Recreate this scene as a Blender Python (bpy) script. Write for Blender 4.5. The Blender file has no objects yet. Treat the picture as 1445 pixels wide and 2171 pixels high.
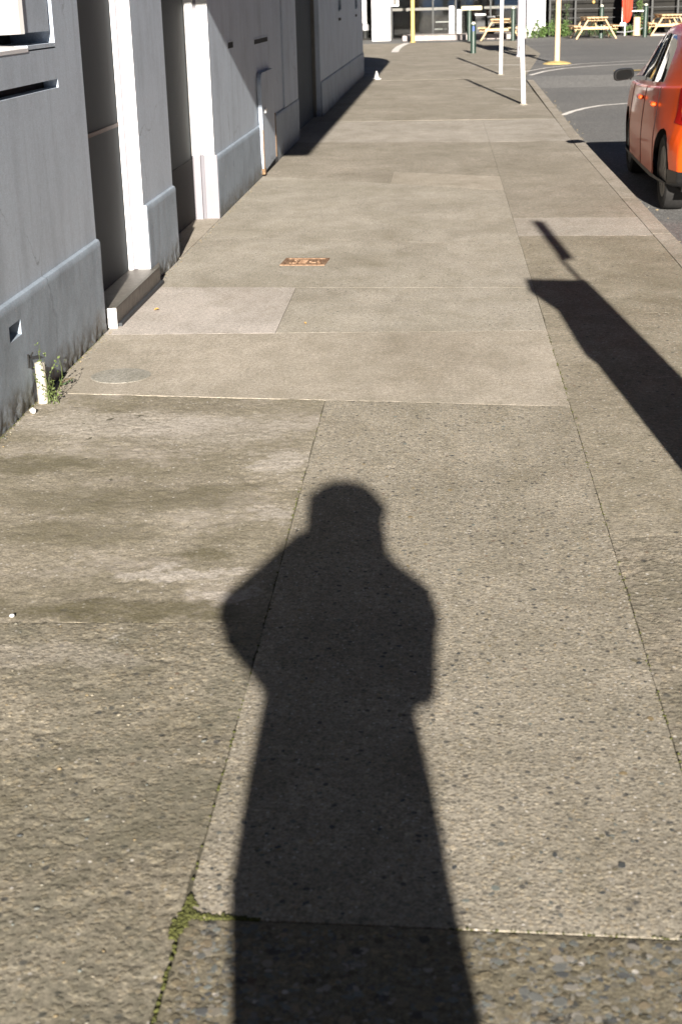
import bpy, bmesh, math, random
import numpy as np
from mathutils import Vector, Matrix, Quaternion

random.seed(7)
rng = np.random.default_rng(7)
S = bpy.context.scene
C = S.collection
R = math.radians

# ------------------------------------------------------------------ camera, sky, sun, exposure
cam_d = bpy.data.cameras.new('camera_view')
cam = bpy.data.objects.new('camera_view', cam_d)
C.objects.link(cam)
cam.matrix_world = Matrix(((0.99739024, -0.00116398, 0.07218972, 0.0),
                           (0.06826612, 0.34070859, -0.93768726, 0.0),
                           (-0.02350421, 0.94016823, 0.33989888, 1.55),
                           (0, 0, 0, 1)))
cam_d.sensor_fit = 'VERTICAL'
cam_d.sensor_height = 36.0
cam_d.sensor_width = 24.0
cam_d.lens = 50.0
cam_d.clip_start = 0.05
cam_d.clip_end = 600.0
cam_d.dof.use_dof = True
cam_d.dof.focus_distance = 6.5
cam_d.dof.aperture_fstop = 7.1
S.camera = cam

SUN_EL, SUN_AZ = R(19.0), R(5.2)
world = bpy.data.worlds.new('World')
S.world = world
world.use_nodes = True
wn = world.node_tree.nodes
wl = world.node_tree.links
for n in list(wn): wn.remove(n)
w_out = wn.new('ShaderNodeOutputWorld')
w_bg = wn.new('ShaderNodeBackground')
w_sky = wn.new('ShaderNodeTexSky')
w_sky.sky_type = 'NISHITA'
w_sky.sun_disc = False
w_sky.sun_elevation = SUN_EL
w_sky.sun_rotation = R(180.0) - SUN_AZ
w_sky.air_density = 0.12
w_sky.dust_density = 0.0
w_sky.ozone_density = 0.35
w_bg.inputs['Strength'].default_value = 0.05
wl.new(w_sky.outputs[0], w_bg.inputs['Color'])
wl.new(w_bg.outputs[0], w_out.inputs['Surface'])

sun_d = bpy.data.lights.new('sun', 'SUN')
sun = bpy.data.objects.new('sun', sun_d)
C.objects.link(sun)
sun_d.energy = 5.0
sun_d.angle = R(0.53)
sun_d.color = (1.0, 0.935, 0.845)
LD = Vector((-math.sin(SUN_AZ) * math.cos(SUN_EL), math.cos(SUN_AZ) * math.cos(SUN_EL), -math.sin(SUN_EL)))
sun.rotation_euler = LD.to_track_quat('-Z', 'Y').to_euler()
sun.location = (4, -20, 20)

S.view_settings.view_transform = 'Standard'
S.view_settings.look = 'None'
S.view_settings.gamma = 1.0
S.view_settings.exposure = 1.54
S.view_settings.use_curve_mapping = False
S.cycles.use_denoising = True
S.cycles.max_bounces = 6

# ------------------------------------------------------------------ helpers: node materials
class NT:
    def __init__(self, name):
        self.m = bpy.data.materials.new(name)
        self.m.use_nodes = True
        self.t = self.m.node_tree
        self.b = self.t.nodes['Principled BSDF']
        self.geo = None
    def n(self, ty, **kw):
        x = self.t.nodes.new(ty)
        for k, v in kw.items():
            setattr(x, k, v)
        return x
    def put(self, sock, v):
        if hasattr(v, 'is_output'):
            self.t.links.new(v, sock)
        elif isinstance(v, (tuple, list)) and len(v) == 3 and sock.type == 'RGBA':
            sock.default_value = (*v, 1)
        else:
            sock.default_value = v
    def pos(self, scale=(1, 1, 1)):
        if self.geo is None:
            self.geo = self.n('ShaderNodeTexCoord').outputs['Object']
        if scale == (1, 1, 1):
            return self.geo
        mp = self.n('ShaderNodeMapping')
        self.put(mp.inputs['Vector'], self.geo)
        mp.inputs['Scale'].default_value = scale
        return mp.outputs[0]
    def noise(self, scale, detail=4, rough=0.55, vec=None, dist=0.0):
        x = self.n('ShaderNodeTexNoise')
        self.put(x.inputs['Vector'], vec or self.pos())
        x.inputs['Scale'].default_value = scale
        x.inputs['Detail'].default_value = detail
        x.inputs['Roughness'].default_value = rough
        x.inputs['Distortion'].default_value = dist
        return x.outputs[0]
    def voro(self, scale, vec=None, out='Distance', feature='F1', rand=1.0):
        x = self.n('ShaderNodeTexVoronoi', feature=feature)
        self.put(x.inputs['Vector'], vec or self.pos())
        x.inputs['Scale'].default_value = scale
        x.inputs['Randomness'].default_value = rand
        return x.outputs[out]
    def ramp(self, fac, stops, interp='LINEAR'):
        x = self.n('ShaderNodeValToRGB')
        x.color_ramp.interpolation = interp
        e = x.color_ramp.elements
        while len(e) < len(stops): e.new(0.5)
        for el, (p, c) in zip(e, stops):
            el.position = p
            el.color = (*c, 1) if isinstance(c, (tuple, list)) else (c, c, c, 1)
        self.put(x.inputs[0], fac)
        return x.outputs[0]
    def mix(self, fac, a, b, mode='MIX'):
        x = self.n('ShaderNodeMix', data_type='RGBA', blend_type=mode)
        self.put(x.inputs[0], fac); self.put(x.inputs[6], a); self.put(x.inputs[7], b)
        return x.outputs[2]
    def math(self, op, a, b=0.0, c=None):
        x = self.n('ShaderNodeMath', operation=op)
        self.put(x.inputs[0], a); self.put(x.inputs[1], b)
        if c is not None: self.put(x.inputs[2], c)
        return x.outputs[0]
    def sep(self, v, out):
        x = self.n('ShaderNodeSeparateXYZ'); self.put(x.inputs[0], v); return x.outputs[out]
    def bump(self, h, strength=0.5, dist=0.003, chain=None):
        x = self.n('ShaderNodeBump')
        x.inputs['Strength'].default_value = strength
        x.inputs['Distance'].default_value = dist
        self.put(x.inputs['Height'], h)
        if chain is not None: self.put(x.inputs['Normal'], chain)
        return x.outputs[0]
    def set(self, **kw):
        for k, v in kw.items():
            self.put(self.b.inputs[k.replace('_', ' ')], v)
        return self.m

def rgb(r, g, b):
    f = lambda c: ((c / 255 + 0.055) / 1.055) ** 2.4 if c > 10 else c / 255 / 12.92
    return (f(r), f(g), f(b))

def simple(name, col, rough=0.6, var=0.12, scale=14.0, metal=0.0, bump=0.0):
    t = NT(name)
    nz = t.noise(scale, 5)
    c2 = tuple(min(1, v * (1 + var)) for v in col)
    c1 = tuple(v * (1 - var) for v in col)
    col_s = t.ramp(nz, [(0.3, c1), (0.7, c2)])
    t.set(Base_Color=col_s, Roughness=rough, Metallic=metal)
    if bump:
        t.set(Normal=t.bump(t.noise(scale * 8, 3), 0.6, bump))
    return t.m

def paving(name, c_lo, c_hi, fine=150.0, agg=0.35, stone=75.0, dark=0.0, light=0.0, stain=0.0,
           stain_col=(0.10, 0.09, 0.05), stain_scale=1.6, relief=0.6, rdist=0.003, pale=0.0, rough=0.85, tone_k=1.0, blobs=()):
    """cast concrete: cement tone, sand grain, exposed stones, dark and pale chips, blotches of its own"""
    c_lo = tuple(v * tone_k for v in c_lo); c_hi = tuple(v * tone_k for v in c_hi)
    t = NT(name)
    p = t.pos()
    big = t.noise(1.3, 5, 0.6)
    mid = t.noise(9.0, 5, 0.65)
    base = t.ramp(t.math('ADD', t.math('MULTIPLY', big, 0.6), t.math('MULTIPLY', mid, 0.4)),
                  [(0.34, c_lo), (0.66, c_hi)])
    # wear that runs on from slab to slab
    bl = t.noise(1.1, 6, 0.66, vec=t.pos((1.2, 0.8, 1.0)), dist=0.6)
    base = t.mix(0.5, base, t.ramp(bl, [(0.34, (0.70, 0.68, 0.62)), (0.5, (0.98, 0.98, 0.96)), (0.66, (1.20, 1.19, 1.18))]), 'MULTIPLY')
    bl2 = t.noise(4.6, 6, 0.7, vec=t.pos((1.3, 0.7, 1.0)), dist=0.4)
    base = t.mix(0.5, base, t.ramp(bl2, [(0.34, (0.76, 0.75, 0.69)), (0.52, (1.0, 1.0, 1.0)), (0.68, (1.16, 1.15, 1.14))]), 'MULTIPLY')
    # sand grain
    g = t.noise(fine, 3, 0.8)
    base = t.mix(0.55, base, t.ramp(g, [(0.36, 0.42), (0.5, 0.95), (0.64, 1.5)]), 'MULTIPLY')
    g2 = t.noise(fine * 0.37, 3, 0.75)
    base = t.mix(0.55, base, t.ramp(g2, [(0.34, 0.55), (0.5, 1.0), (0.66, 1.4)]), 'MULTIPLY')
    # exposed stones, each with a tone of its own
    warp = t.n('ShaderNodeVectorMath', operation='ADD')
    nv = t.n('ShaderNodeTexNoise'); t.put(nv.inputs['Vector'], p); nv.inputs['Scale'].default_value = stone * 0.8
    sc = t.n('ShaderNodeVectorMath', operation='SCALE'); t.put(sc.inputs[0], nv.outputs['Color']); sc.inputs['Scale'].default_value = 0.6 / stone
    t.put(warp.inputs[0], p); t.put(warp.inputs[1], sc.outputs[0])
    wv = warp.outputs[0]
    cell = t.voro(stone, wv, 'Color')
    dist = t.voro(stone, wv, 'Distance')
    tone = t.ramp(t.sep(cell, 0), [(0.0, (0.40, 0.42, 0.43)), (0.35, (0.8, 0.77, 0.7)), (0.6, (1.02, 1.0, 0.95)), (0.85, (1.18, 1.08, 0.92)), (1.0, (1.5, 1.47, 1.4))])
    inst = t.ramp(dist, [(0.36, 1.0), (0.52, 0.0)])
    vis = t.math('MULTIPLY', inst, t.math('MULTIPLY', t.ramp(mid, [(0.3, 0.5), (0.6, 1.0)]), agg))
    base = t.mix(vis, base, t.mix(1.0, base, tone, 'MULTIPLY'))
    if dark:
        c2 = t.voro(stone * 0.55, wv, 'Color'); d2 = t.voro(stone * 0.55, wv, 'Distance')
        pick = t.math('MULTIPLY', t.math('GREATER_THAN', t.sep(c2, 1), 1 - 0.22 * dark), t.ramp(d2, [(0.24, 1.0), (0.36, 0.0)]))
        base = t.mix(t.math('MULTIPLY', pick, 0.8), base, t.ramp(t.sep(c2, 2), [(0, (0.035, 0.038, 0.04)), (0.8, (0.09, 0.085, 0.08)), (1, (0.14, 0.09, 0.06))]))
    if light:
        c3 = t.voro(stone * 0.9, p, 'Color'); d3 = t.voro(stone * 0.9, p, 'Distance')
        pick = t.math('MULTIPLY', t.math('GREATER_THAN', t.sep(c3, 2), 1 - 0.05 * light), t.ramp(d3, [(0.16, 1.0), (0.3, 0.0)]))
        base = t.mix(t.math('MULTIPLY', pick, 0.85), base, (0.52, 0.49, 0.45))
    if stain:
        sn = t.noise(stain_scale, 7, 0.66, dist=0.5)
        sm = t.ramp(sn, [(0.47, 0.0), (0.56, 1.0)])
        brk = t.ramp(t.noise(34.0, 4, 0.7), [(0.36, 0.25), (0.58, 1.0)])
        base = t.mix(t.math('MULTIPLY', t.math('MULTIPLY', sm, brk), stain), base, stain_col)
    if pale:
        sn = t.noise(2.3, 6, 0.66, vec=t.pos((1.0, 1.0, 3.7)))
        sm = t.ramp(t.math('ADD', t.math('MULTIPLY', sn, 0.7), t.math('MULTIPLY', t.noise(26, 4, 0.7), 0.3)), [(0.52, 0.0), (0.62, 1.0)])
        base = t.mix(t.math('MULTIPLY', sm, pale), base, (0.46, 0.41, 0.37))
    for bx, by, rx, ry, st_, col_ in blobs:
        mp = t.n('ShaderNodeMapping'); mp.vector_type = 'POINT'
        wq = t.n('ShaderNodeTexNoise'); t.put(wq.inputs['Vector'], p); wq.inputs['Scale'].default_value = 9.0; wq.inputs['Detail'].default_value = 6; wq.inputs['Roughness'].default_value = 0.7
        wo = t.n('ShaderNodeVectorMath', operation='MULTIPLY_ADD'); t.put(wo.inputs[0], wq.outputs['Color']); wo.inputs[1].default_value = (0.42, 0.30, 0); t.put(wo.inputs[2], p)
        t.put(mp.inputs['Vector'], wo.outputs[0])
        mp.inputs['Location'].default_value = (-(bx + 0.21) / rx, -(by + 0.15) / ry, 0); mp.inputs['Scale'].default_value = (1 / rx, 1 / ry, 0)
        ln = t.n('ShaderNodeVectorMath', operation='LENGTH'); t.put(ln.inputs[0], mp.outputs[0])
        fm = t.math('MULTIPLY', t.ramp(ln.outputs['Value'], [(0.62, 1.0), (0.98, 0.0)]), t.ramp(g2, [(0.36, 0.35), (0.56, 1.0)]))
        base = t.mix(t.math('MULTIPLY', fm, st_), base, t.mix(0.5, col_, t.ramp(g, [(0.3, 0.5), (0.7, 1.5)]), 'MULTIPLY'))
    h = t.math('ADD', t.math('MULTIPLY', g2, 0.6), t.math('MULTIPLY', t.math('MULTIPLY', inst, agg), 0.5))
    h = t.math('ADD', h, t.math('MULTIPLY', g, 0.35))
    t.set(Base_Color=base, Roughness=rough, Normal=t.bump(h, relief, rdist), Specular_IOR_Level=0.25)
    return t.m

def wallpaint(name, col, grime=0.5, streak=0.4):
    t = NT(name)
    p = t.pos()
    z = t.sep(p, 2)
    st = t.noise(3.2, 5, 0.6, vec=t.pos((1, 2.6, 0.16)))
    bl = t.noise(2.2, 6, 0.62)
    fine = t.noise(170, 2, 0.7)
    k = t.math('ADD', t.math('MULTIPLY', st, streak), t.math('MULTIPLY', bl, 1 - streak))
    c = t.ramp(k, [(0.3, tuple(v * 0.76 for v in col)), (0.5, col), (0.72, tuple(min(1, v * 1.13) for v in col))])
    c = t.mix(0.45, c, t.ramp(fine, [(0.3, 0.6), (0.7, 1.35)]), 'MULTIPLY')
    f2 = t.noise(38, 4, 0.75)
    c = t.mix(0.3, c, t.ramp(f2, [(0.32, 0.72), (0.68, 1.22)]), 'MULTIPLY')
    # splash dirt and bare render low on the wall, ragged
    zz = t.math('ADD', z, t.math('MULTIPLY', t.math('SUBTRACT', t.noise(7.0, 6, 0.7), 0.5), 0.34))
    gm = t.ramp(zz, [(0.01, 1.0), (0.14, 0.0)])
    gm = t.math('MULTIPLY', gm, t.ramp(t.noise(42.0, 4, 0.7), [(0.35, 0.3), (0.6, 1.0)]))
    c = t.mix(t.math('MULTIPLY', gm, grime), c, (0.12, 0.11, 0.085))
    # rain streaks and a few hairline cracks
    rs = t.noise(26.0, 3, 0.5, vec=t.pos((1, 1.0, 0.035)))
    rs = t.math('MULTIPLY', t.ramp(rs, [(0.60, 0.0), (0.72, 1.0)]), t.ramp(bl, [(0.45, 0.0), (0.62, 0.5)]))
    c = t.mix(rs, c, tuple(v * 0.62 for v in col))
    wv = t.n('ShaderNodeVectorMath', operation='MULTIPLY_ADD'); nz_ = t.n('ShaderNodeTexNoise'); t.put(nz_.inputs['Vector'], p); nz_.inputs['Scale'].default_value = 3.0; nz_.inputs['Detail'].default_value = 6
    t.put(wv.inputs[0], nz_.outputs['Color']); wv.inputs[1].default_value = (0.5, 0.5, 0.5); t.put(wv.inputs[2], p)
    ck = t.voro(0.9, wv.outputs[0], 'Distance', 'DISTANCE_TO_EDGE')
    ck = t.math('MULTIPLY', t.ramp(ck, [(0.0, 1.0), (0.006, 0.0)]), t.ramp(t.noise(1.1, 3), [(0.52, 0.0), (0.6, 0.75)]))
    c = t.mix(ck, c, tuple(v * 0.4 for v in col))
    # chips showing lighter render
    ch = t.math('MULTIPLY', t.math('GREATER_THAN', t.noise(24, 3, 0.5), 0.735), 0.55)
    c = t.mix(ch, c, (0.55, 0.55, 0.55))
    h = t.math('ADD', t.math('MULTIPLY', t.noise(70, 4, 0.65), 0.7), t.math('MULTIPLY', t.noise(9, 3), 0.5))
    t.set(Base_Color=c, Roughness=0.62, Normal=t.bump(h, 0.3, 0.003), Specular_IOR_Level=0.3)
    return t.m

M = {}
M['paint'] = wallpaint('wall_paint_grey', (0.45, 0.51, 0.588), 0.6, 0.45)
M['plinth'] = wallpaint('plinth_paint_slate', (0.29, 0.342, 0.402), 1.0, 0.25)
M['jamb'] = simple('jamb_paint_pale', (0.72, 0.71, 0.72), 0.5, 0.04, 5)
M['jamb2'] = simple('jamb_foot_lilac', (0.215, 0.203, 0.222), 0.55, 0.05, 6)
M['jamb_line2'] = simple('jamb_foot_stop', (0.145, 0.138, 0.155), 0.55, 0.05, 6)
M['jamb_line'] = simple('jamb_stop_lilac', (0.205, 0.195, 0.218), 0.5, 0.05, 5)
M['door'] = simple('door_slate', (0.048, 0.060, 0.068), 0.85, 0.12, 3)
M['door_dark'] = simple('door_kick_dark', (0.016, 0.018, 0.019), 0.85, 0.12, 3)
M['brown'] = simple('brown_rail', (0.09, 0.055, 0.035), 0.6, 0.2, 30)
M['step'] = simple('step_stone', (0.12, 0.11, 0.095), 0.55, 0.25, 25, bump=0.001)
M['rubber'] = simple('rubber_strip', (0.03, 0.034, 0.04), 0.6, 0.2, 40)
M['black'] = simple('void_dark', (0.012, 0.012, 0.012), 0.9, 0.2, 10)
M['rust'] = simple('rust', (0.19, 0.115, 0.06), 0.85, 0.5, 60, bump=0.001)
M['white'] = simple('white_paint', (0.80, 0.79, 0.77), 0.45, 0.05, 9)
M['whitewash'] = simple('white_column_paint', (0.78, 0.77, 0.76), 0.6, 0.05, 4)
M['pvc'] = simple('pvc_pipe', (0.42, 0.39, 0.33), 0.6, 0.3, 45)
M['orange'] = None
M['yellow'] = simple('yellow_pole_paint', (0.55, 0.36, 0.12), 0.45, 0.1, 6)
M['lilac'] = simple('pale_grey_pole_paint', (0.50, 0.48, 0.52), 0.5, 0.06, 5)
M['pine'] = simple('pine_timber', (0.56, 0.38, 0.20), 0.6, 0.22, 18)
M['tanwood'] = simple('tan_pole_wood', (0.56, 0.42, 0.27), 0.7, 0.2, 12)
M['green'] = simple('bollard_green', (0.018, 0.038, 0.026), 0.45, 0.12, 10)
M['cap'] = simple('bollard_cap', (0.66, 0.63, 0.52), 0.4, 0.1, 20)
M['asphalt'] = None
M['added_door'] = simple('added_door_charcoal', (0.035, 0.036, 0.038), 0.6, 0.15, 6)  # for the added out-of-view door, dark so little light bounces back
M['brick'] = simple('added_warehouse_brick', (0.10, 0.065, 0.05), 0.85, 0.3, 9)
M['roof'] = simple('roof_sheet', (0.25, 0.26, 0.27), 0.6, 0.1, 4)
M['darkframe'] = simple('dark_frame', (0.012, 0.013, 0.012), 0.5, 0.2, 8)
M['interior'] = simple('interior_dark', (0.010, 0.009, 0.007), 0.9, 0.4, 3)
M['counter'] = simple('counter_grey', (0.12, 0.115, 0.10), 0.6, 0.15, 6)
M['leaf'] = simple('leaf_green', (0.075, 0.13, 0.03), 0.6, 0.45, 30)
M['leaf_dark'] = simple('leaf_dark', (0.035, 0.06, 0.02), 0.65, 0.4, 20)
M['weed'] = simple('weed_green', (0.085, 0.115, 0.03), 0.6, 0.35, 80)
M['stem'] = simple('stem_brown', (0.10, 0.075, 0.04), 0.8, 0.3, 40)
M['flower'] = simple('petal_white', (0.8, 0.76, 0.72), 0.6, 0.05, 20)
M['red'] = simple('red_canvas', (0.55, 0.05, 0.02), 0.8, 0.15, 7)
M['moss'] = simple('moss', (0.062, 0.066, 0.014), 0.95, 0.45, 160)
M['blue'] = simple('blue_sticker', (0.03, 0.08, 0.5), 0.5, 0.05, 5)
M['skin'] = simple('skin', (0.55, 0.33, 0.24), 0.5, 0.06, 12)
M['hair'] = simple('hair_brown', (0.05, 0.03, 0.02), 0.5, 0.3, 60)
M['jacket'] = simple('jacket_wool', (0.06, 0.06, 0.07), 0.9, 0.2, 60)
M['skirt'] = simple('skirt_cloth', (0.05, 0.045, 0.04), 0.9, 0.15, 40)
M['boot'] = simple('boot_leather', (0.02, 0.018, 0.016), 0.4, 0.2, 30)
M['steel'] = simple('steel_grey', (0.32, 0.32, 0.33), 0.4, 0.1, 8, 0.6)
M['machine'] = simple('machine_blue_grey', (0.10, 0.13, 0.18), 0.5, 0.1, 8)
M['signback'] = simple('sign_aluminium', (0.45, 0.45, 0.46), 0.45, 0.06, 5, 0.4)
M['cream'] = simple('cream_paint', (0.45, 0.42, 0.27), 0.6, 0.08, 6)
M['mound'] = simple('footing_ochre', (0.42, 0.31, 0.12), 0.9, 0.25, 12)
def _dirt():
    t = NT('joint_dirt')
    t.set(Base_Color=t.ramp(t.noise(60, 5), [(0.3, (0.05, 0.045, 0.03)), (0.7, (0.13, 0.115, 0.08))]), Roughness=0.95)
    return t.m
M['dirt'] = _dirt()
def _asphalt():
    t = NT('asphalt')
    big = t.noise(0.35, 5, 0.6)
    base = t.ramp(big, [(0.3, (0.125, 0.125, 0.125)), (0.7, (0.185, 0.18, 0.172))])
    cell = t.voro(95, out='Color')
    base = t.mix(0.8, base, t.ramp(t.sep(cell, 0), [(0, 0.45), (0.5, 0.95), (0.9, 1.25), (1, 2.0)]), 'MULTIPLY')
    base = t.mix(0.4, base, t.ramp(t.noise(14, 4, 0.7), [(0.35, 0.7), (0.65, 1.25)]), 'MULTIPLY')
    d = t.voro(95, out='Distance')
    t.set(Base_Color=base, Roughness=0.85, Normal=t.bump(d, 0.5, 0.004), Specular_IOR_Level=0.3)
    return t.m
M['asphalt'] = _asphalt()
def _carpaint():
    t = NT('car_paint_orange')
    fl = t.noise(900, 2, 0.6)
    c = t.mix(0.15, (0.72, 0.085, 0.006), t.ramp(fl, [(0.3, 0.7), (0.7, 1.3)]), 'MULTIPLY')
    t.set(Base_Color=c, Roughness=0.32, Coat_Weight=0.3, Coat_Roughness=0.05, Metallic=0.0, Specular_IOR_Level=0.35)
    return t.m
M['orange'] = _carpaint()
def _glossy(name, col, rough=0.04, spec=0.5):
    t = NT(name)
    t.set(Base_Color=t.ramp(t.noise(3, 3), [(0.3, tuple(v * .9 for v in col)), (0.7, tuple(v * 1.1 for v in col))]), Roughness=rough, Specular_IOR_Level=spec)
    return t.m
M['carglass'] = _glossy('car_glass', (0.010, 0.010, 0.010), 0.03, 0.22)
M['blackplastic'] = simple('black_plastic', (0.014, 0.014, 0.014), 0.4, 0.15, 20)
M['tyre'] = simple('tyre_rubber', (0.022, 0.021, 0.02), 0.8, 0.25, 30, bump=0.001)
M['rim'] = simple('rim_alloy', (0.10, 0.10, 0.105), 0.3, 0.08, 12, 0.8)
M['lens'] = _glossy('tail_lens_red', (0.42, 0.012, 0.008), 0.08)
M['lens_amber'] = _glossy('tail_lens_amber', (0.75, 0.14, 0.02), 0.08)
M['plate'] = simple('number_plate_white', (0.7, 0.7, 0.68), 0.5, 0.05, 5)
def _shopglass():
    t = NT('shop_glass')
    t.set(Base_Color=t.ramp(t.noise(2, 2), [(0.3, (0.85, 0.87, 0.85)), (0.7, (0.92, 0.93, 0.92))]), Roughness=0.02, Transmission_Weight=1.0, IOR=1.45)
    return t.m
M['glass'] = _shopglass()
def _cover():
    t = NT('iron_cover')
    c = t.ramp(t.noise(40, 5, 0.7), [(0.3, (0.10, 0.055, 0.03)), (0.5, (0.22, 0.13, 0.075)), (0.7, (0.36, 0.25, 0.17))])
    t.set(Base_Color=c, Roughness=0.7, Metallic=0.2, Normal=t.bump(t.noise(150, 3), 0.5, 0.001))
    return t.m
M['iron'] = _cover()

# paving kinds
M['rough_a'] = paving('concrete_rough_weathered', (0.185, 0.165, 0.125), (0.33, 0.295, 0.235), 125, 0.8, 70, dark=0.5, light=0.4, stain=0.5, stain_col=(0.12, 0.115, 0.085), stain_scale=3.2, relief=0.65, rdist=0.003, tone_k=0.92, blobs=((-.98, 3.2, .3, .08, .45, (0.40, 0.36, 0.31)), (-.85, 3.33, .035, .014, .6, (0.45, 0.42, 0.38)), (-1.03, 3.25, .04, .012, .6, (0.10, 0.10, 0.08)), (-.70, 2.25, .035, .012, .6, (0.08, 0.075, 0.055)), (-.58, 2.22, .03, .01, .55, (0.08, 0.075, 0.055)), (-.8, 2.5, .4, .25, .35, (0.13, 0.12, 0.085))))
OLIVE, PALE = (0.105, 0.092, 0.052), (0.48, 0.435, 0.39)
M['rough_b'] = paving('concrete_lichen_stained', (0.21, 0.185, 0.14), (0.33, 0.295, 0.24), 130, 0.35, 70, light=0.8, stain=0.35, stain_col=(0.135, 0.12, 0.07), stain_scale=2.4, pale=0.35, relief=0.75, tone_k=0.98,
    blobs=((-1.27, 5.30, .55, .22, .45, PALE), (-.85, 5.2, .40, .25, .4, PALE), (-1.5, 4.78, .30, .13, .75, OLIVE), (-1.05, 4.40, .55, .16, .6, OLIVE), (-.72, 4.52, .18, .06, .55, OLIVE), (-1.15, 4.08, .35, .12, .5, OLIVE),
           (-.71, 3.90, .14, .06, .75, OLIVE), (-.58, 4.80, .13, .17, .6, PALE), (-.57, 4.25, .10, .10, .5, PALE), (-.78, 3.75, .24, .055, .75, PALE), (-.60, 3.60, .12, .06, .6, PALE), (-.85, 3.49, .40, .075, .8, OLIVE), (-1.2, 3.5, .3, .1, .5, OLIVE)))
M['agg_fine'] = paving('concrete_fine_aggregate', (0.26, 0.235, 0.19), (0.35, 0.315, 0.26), 140, 0.75, 88, dark=0.55, light=0.9, relief=0.6, tone_k=0.94)
M['agg_coarse'] = paving('concrete_coarse_aggregate', (0.20, 0.18, 0.13), (0.29, 0.255, 0.19), 130, 0.95, 46, dark=0.8, light=0.5, relief=0.8, tone_k=0.70)
M['right'] = paving('concrete_right_strip', (0.22, 0.195, 0.15), (0.33, 0.295, 0.24), 120, 0.5, 70, dark=0.3, light=0.9, stain=0.35, stain_col=(0.15, 0.135, 0.09), stain_scale=2.6, relief=0.75, tone_k=1.02)
M['right_rough'] = paving('concrete_right_rough', (0.22, 0.195, 0.15), (0.36, 0.32, 0.265), 110, 0.6, 60, dark=0.3, light=0.8, stain=0.4, stain_col=(0.13, 0.12, 0.085), stain_scale=4, relief=0.9, rdist=0.004, tone_k=0.9)
M['smooth'] = paving('concrete_smooth_tan', (0.33, 0.295, 0.245), (0.415, 0.37, 0.315), 150, 0.2, 90, light=0.4, stain=0.25, stain_col=(0.24, 0.215, 0.165), stain_scale=2.2, relief=0.4, tone_k=1.0)
M['pink'] = paving('concrete_pale_pink', (0.40, 0.365, 0.335), (0.475, 0.43, 0.395), 150, 0.15, 90, light=0.3, relief=0.4, tone_k=0.98)
M['mid'] = paving('concrete_mid_grey', (0.285, 0.26, 0.22), (0.365, 0.335, 0.29), 140, 0.4, 90, dark=0.2, light=0.4, stain=0.2, stain_col=(0.2, 0.18, 0.12), stain_scale=1.5, relief=0.45, tone_k=1.07)
M['far'] = paving('pavement_far_grey', (0.25, 0.225, 0.185), (0.34, 0.305, 0.26), 90, 0.5, 70, light=0.2, stain=0.25, stain_col=(0.19, 0.175, 0.13), stain_scale=0.6, relief=0.4, tone_k=1.0)
M['pale'] = paving('concrete_pale_band', (0.35, 0.32, 0.28), (0.43, 0.39, 0.345), 120, 0.25, 80, relief=0.4, tone_k=0.92)
M['kerb'] = paving('kerb_concrete', (0.33, 0.295, 0.25), (0.43, 0.385, 0.335), 110, 0.35, 70, light=0.4, stain=0.2, stain_scale=3, relief=0.6, tone_k=0.88)
M['disc'] = paving('round_lid_grey', (0.27, 0.258, 0.23), (0.335, 0.32, 0.285), 150, 0.3, 90, light=0.4, relief=0.5)
M['plaza'] = paving('forecourt_concrete', (0.33, 0.295, 0.28), (0.40, 0.36, 0.345), 60, 0.2, 50, relief=0.3)
M['marking'] = simple('road_paint_white', (0.72, 0.68, 0.64), 0.7, 0.2, 18)
M['marking_y'] = simple('road_paint_yellow', (0.5, 0.36, 0.10), 0.7, 0.25, 18)

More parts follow.
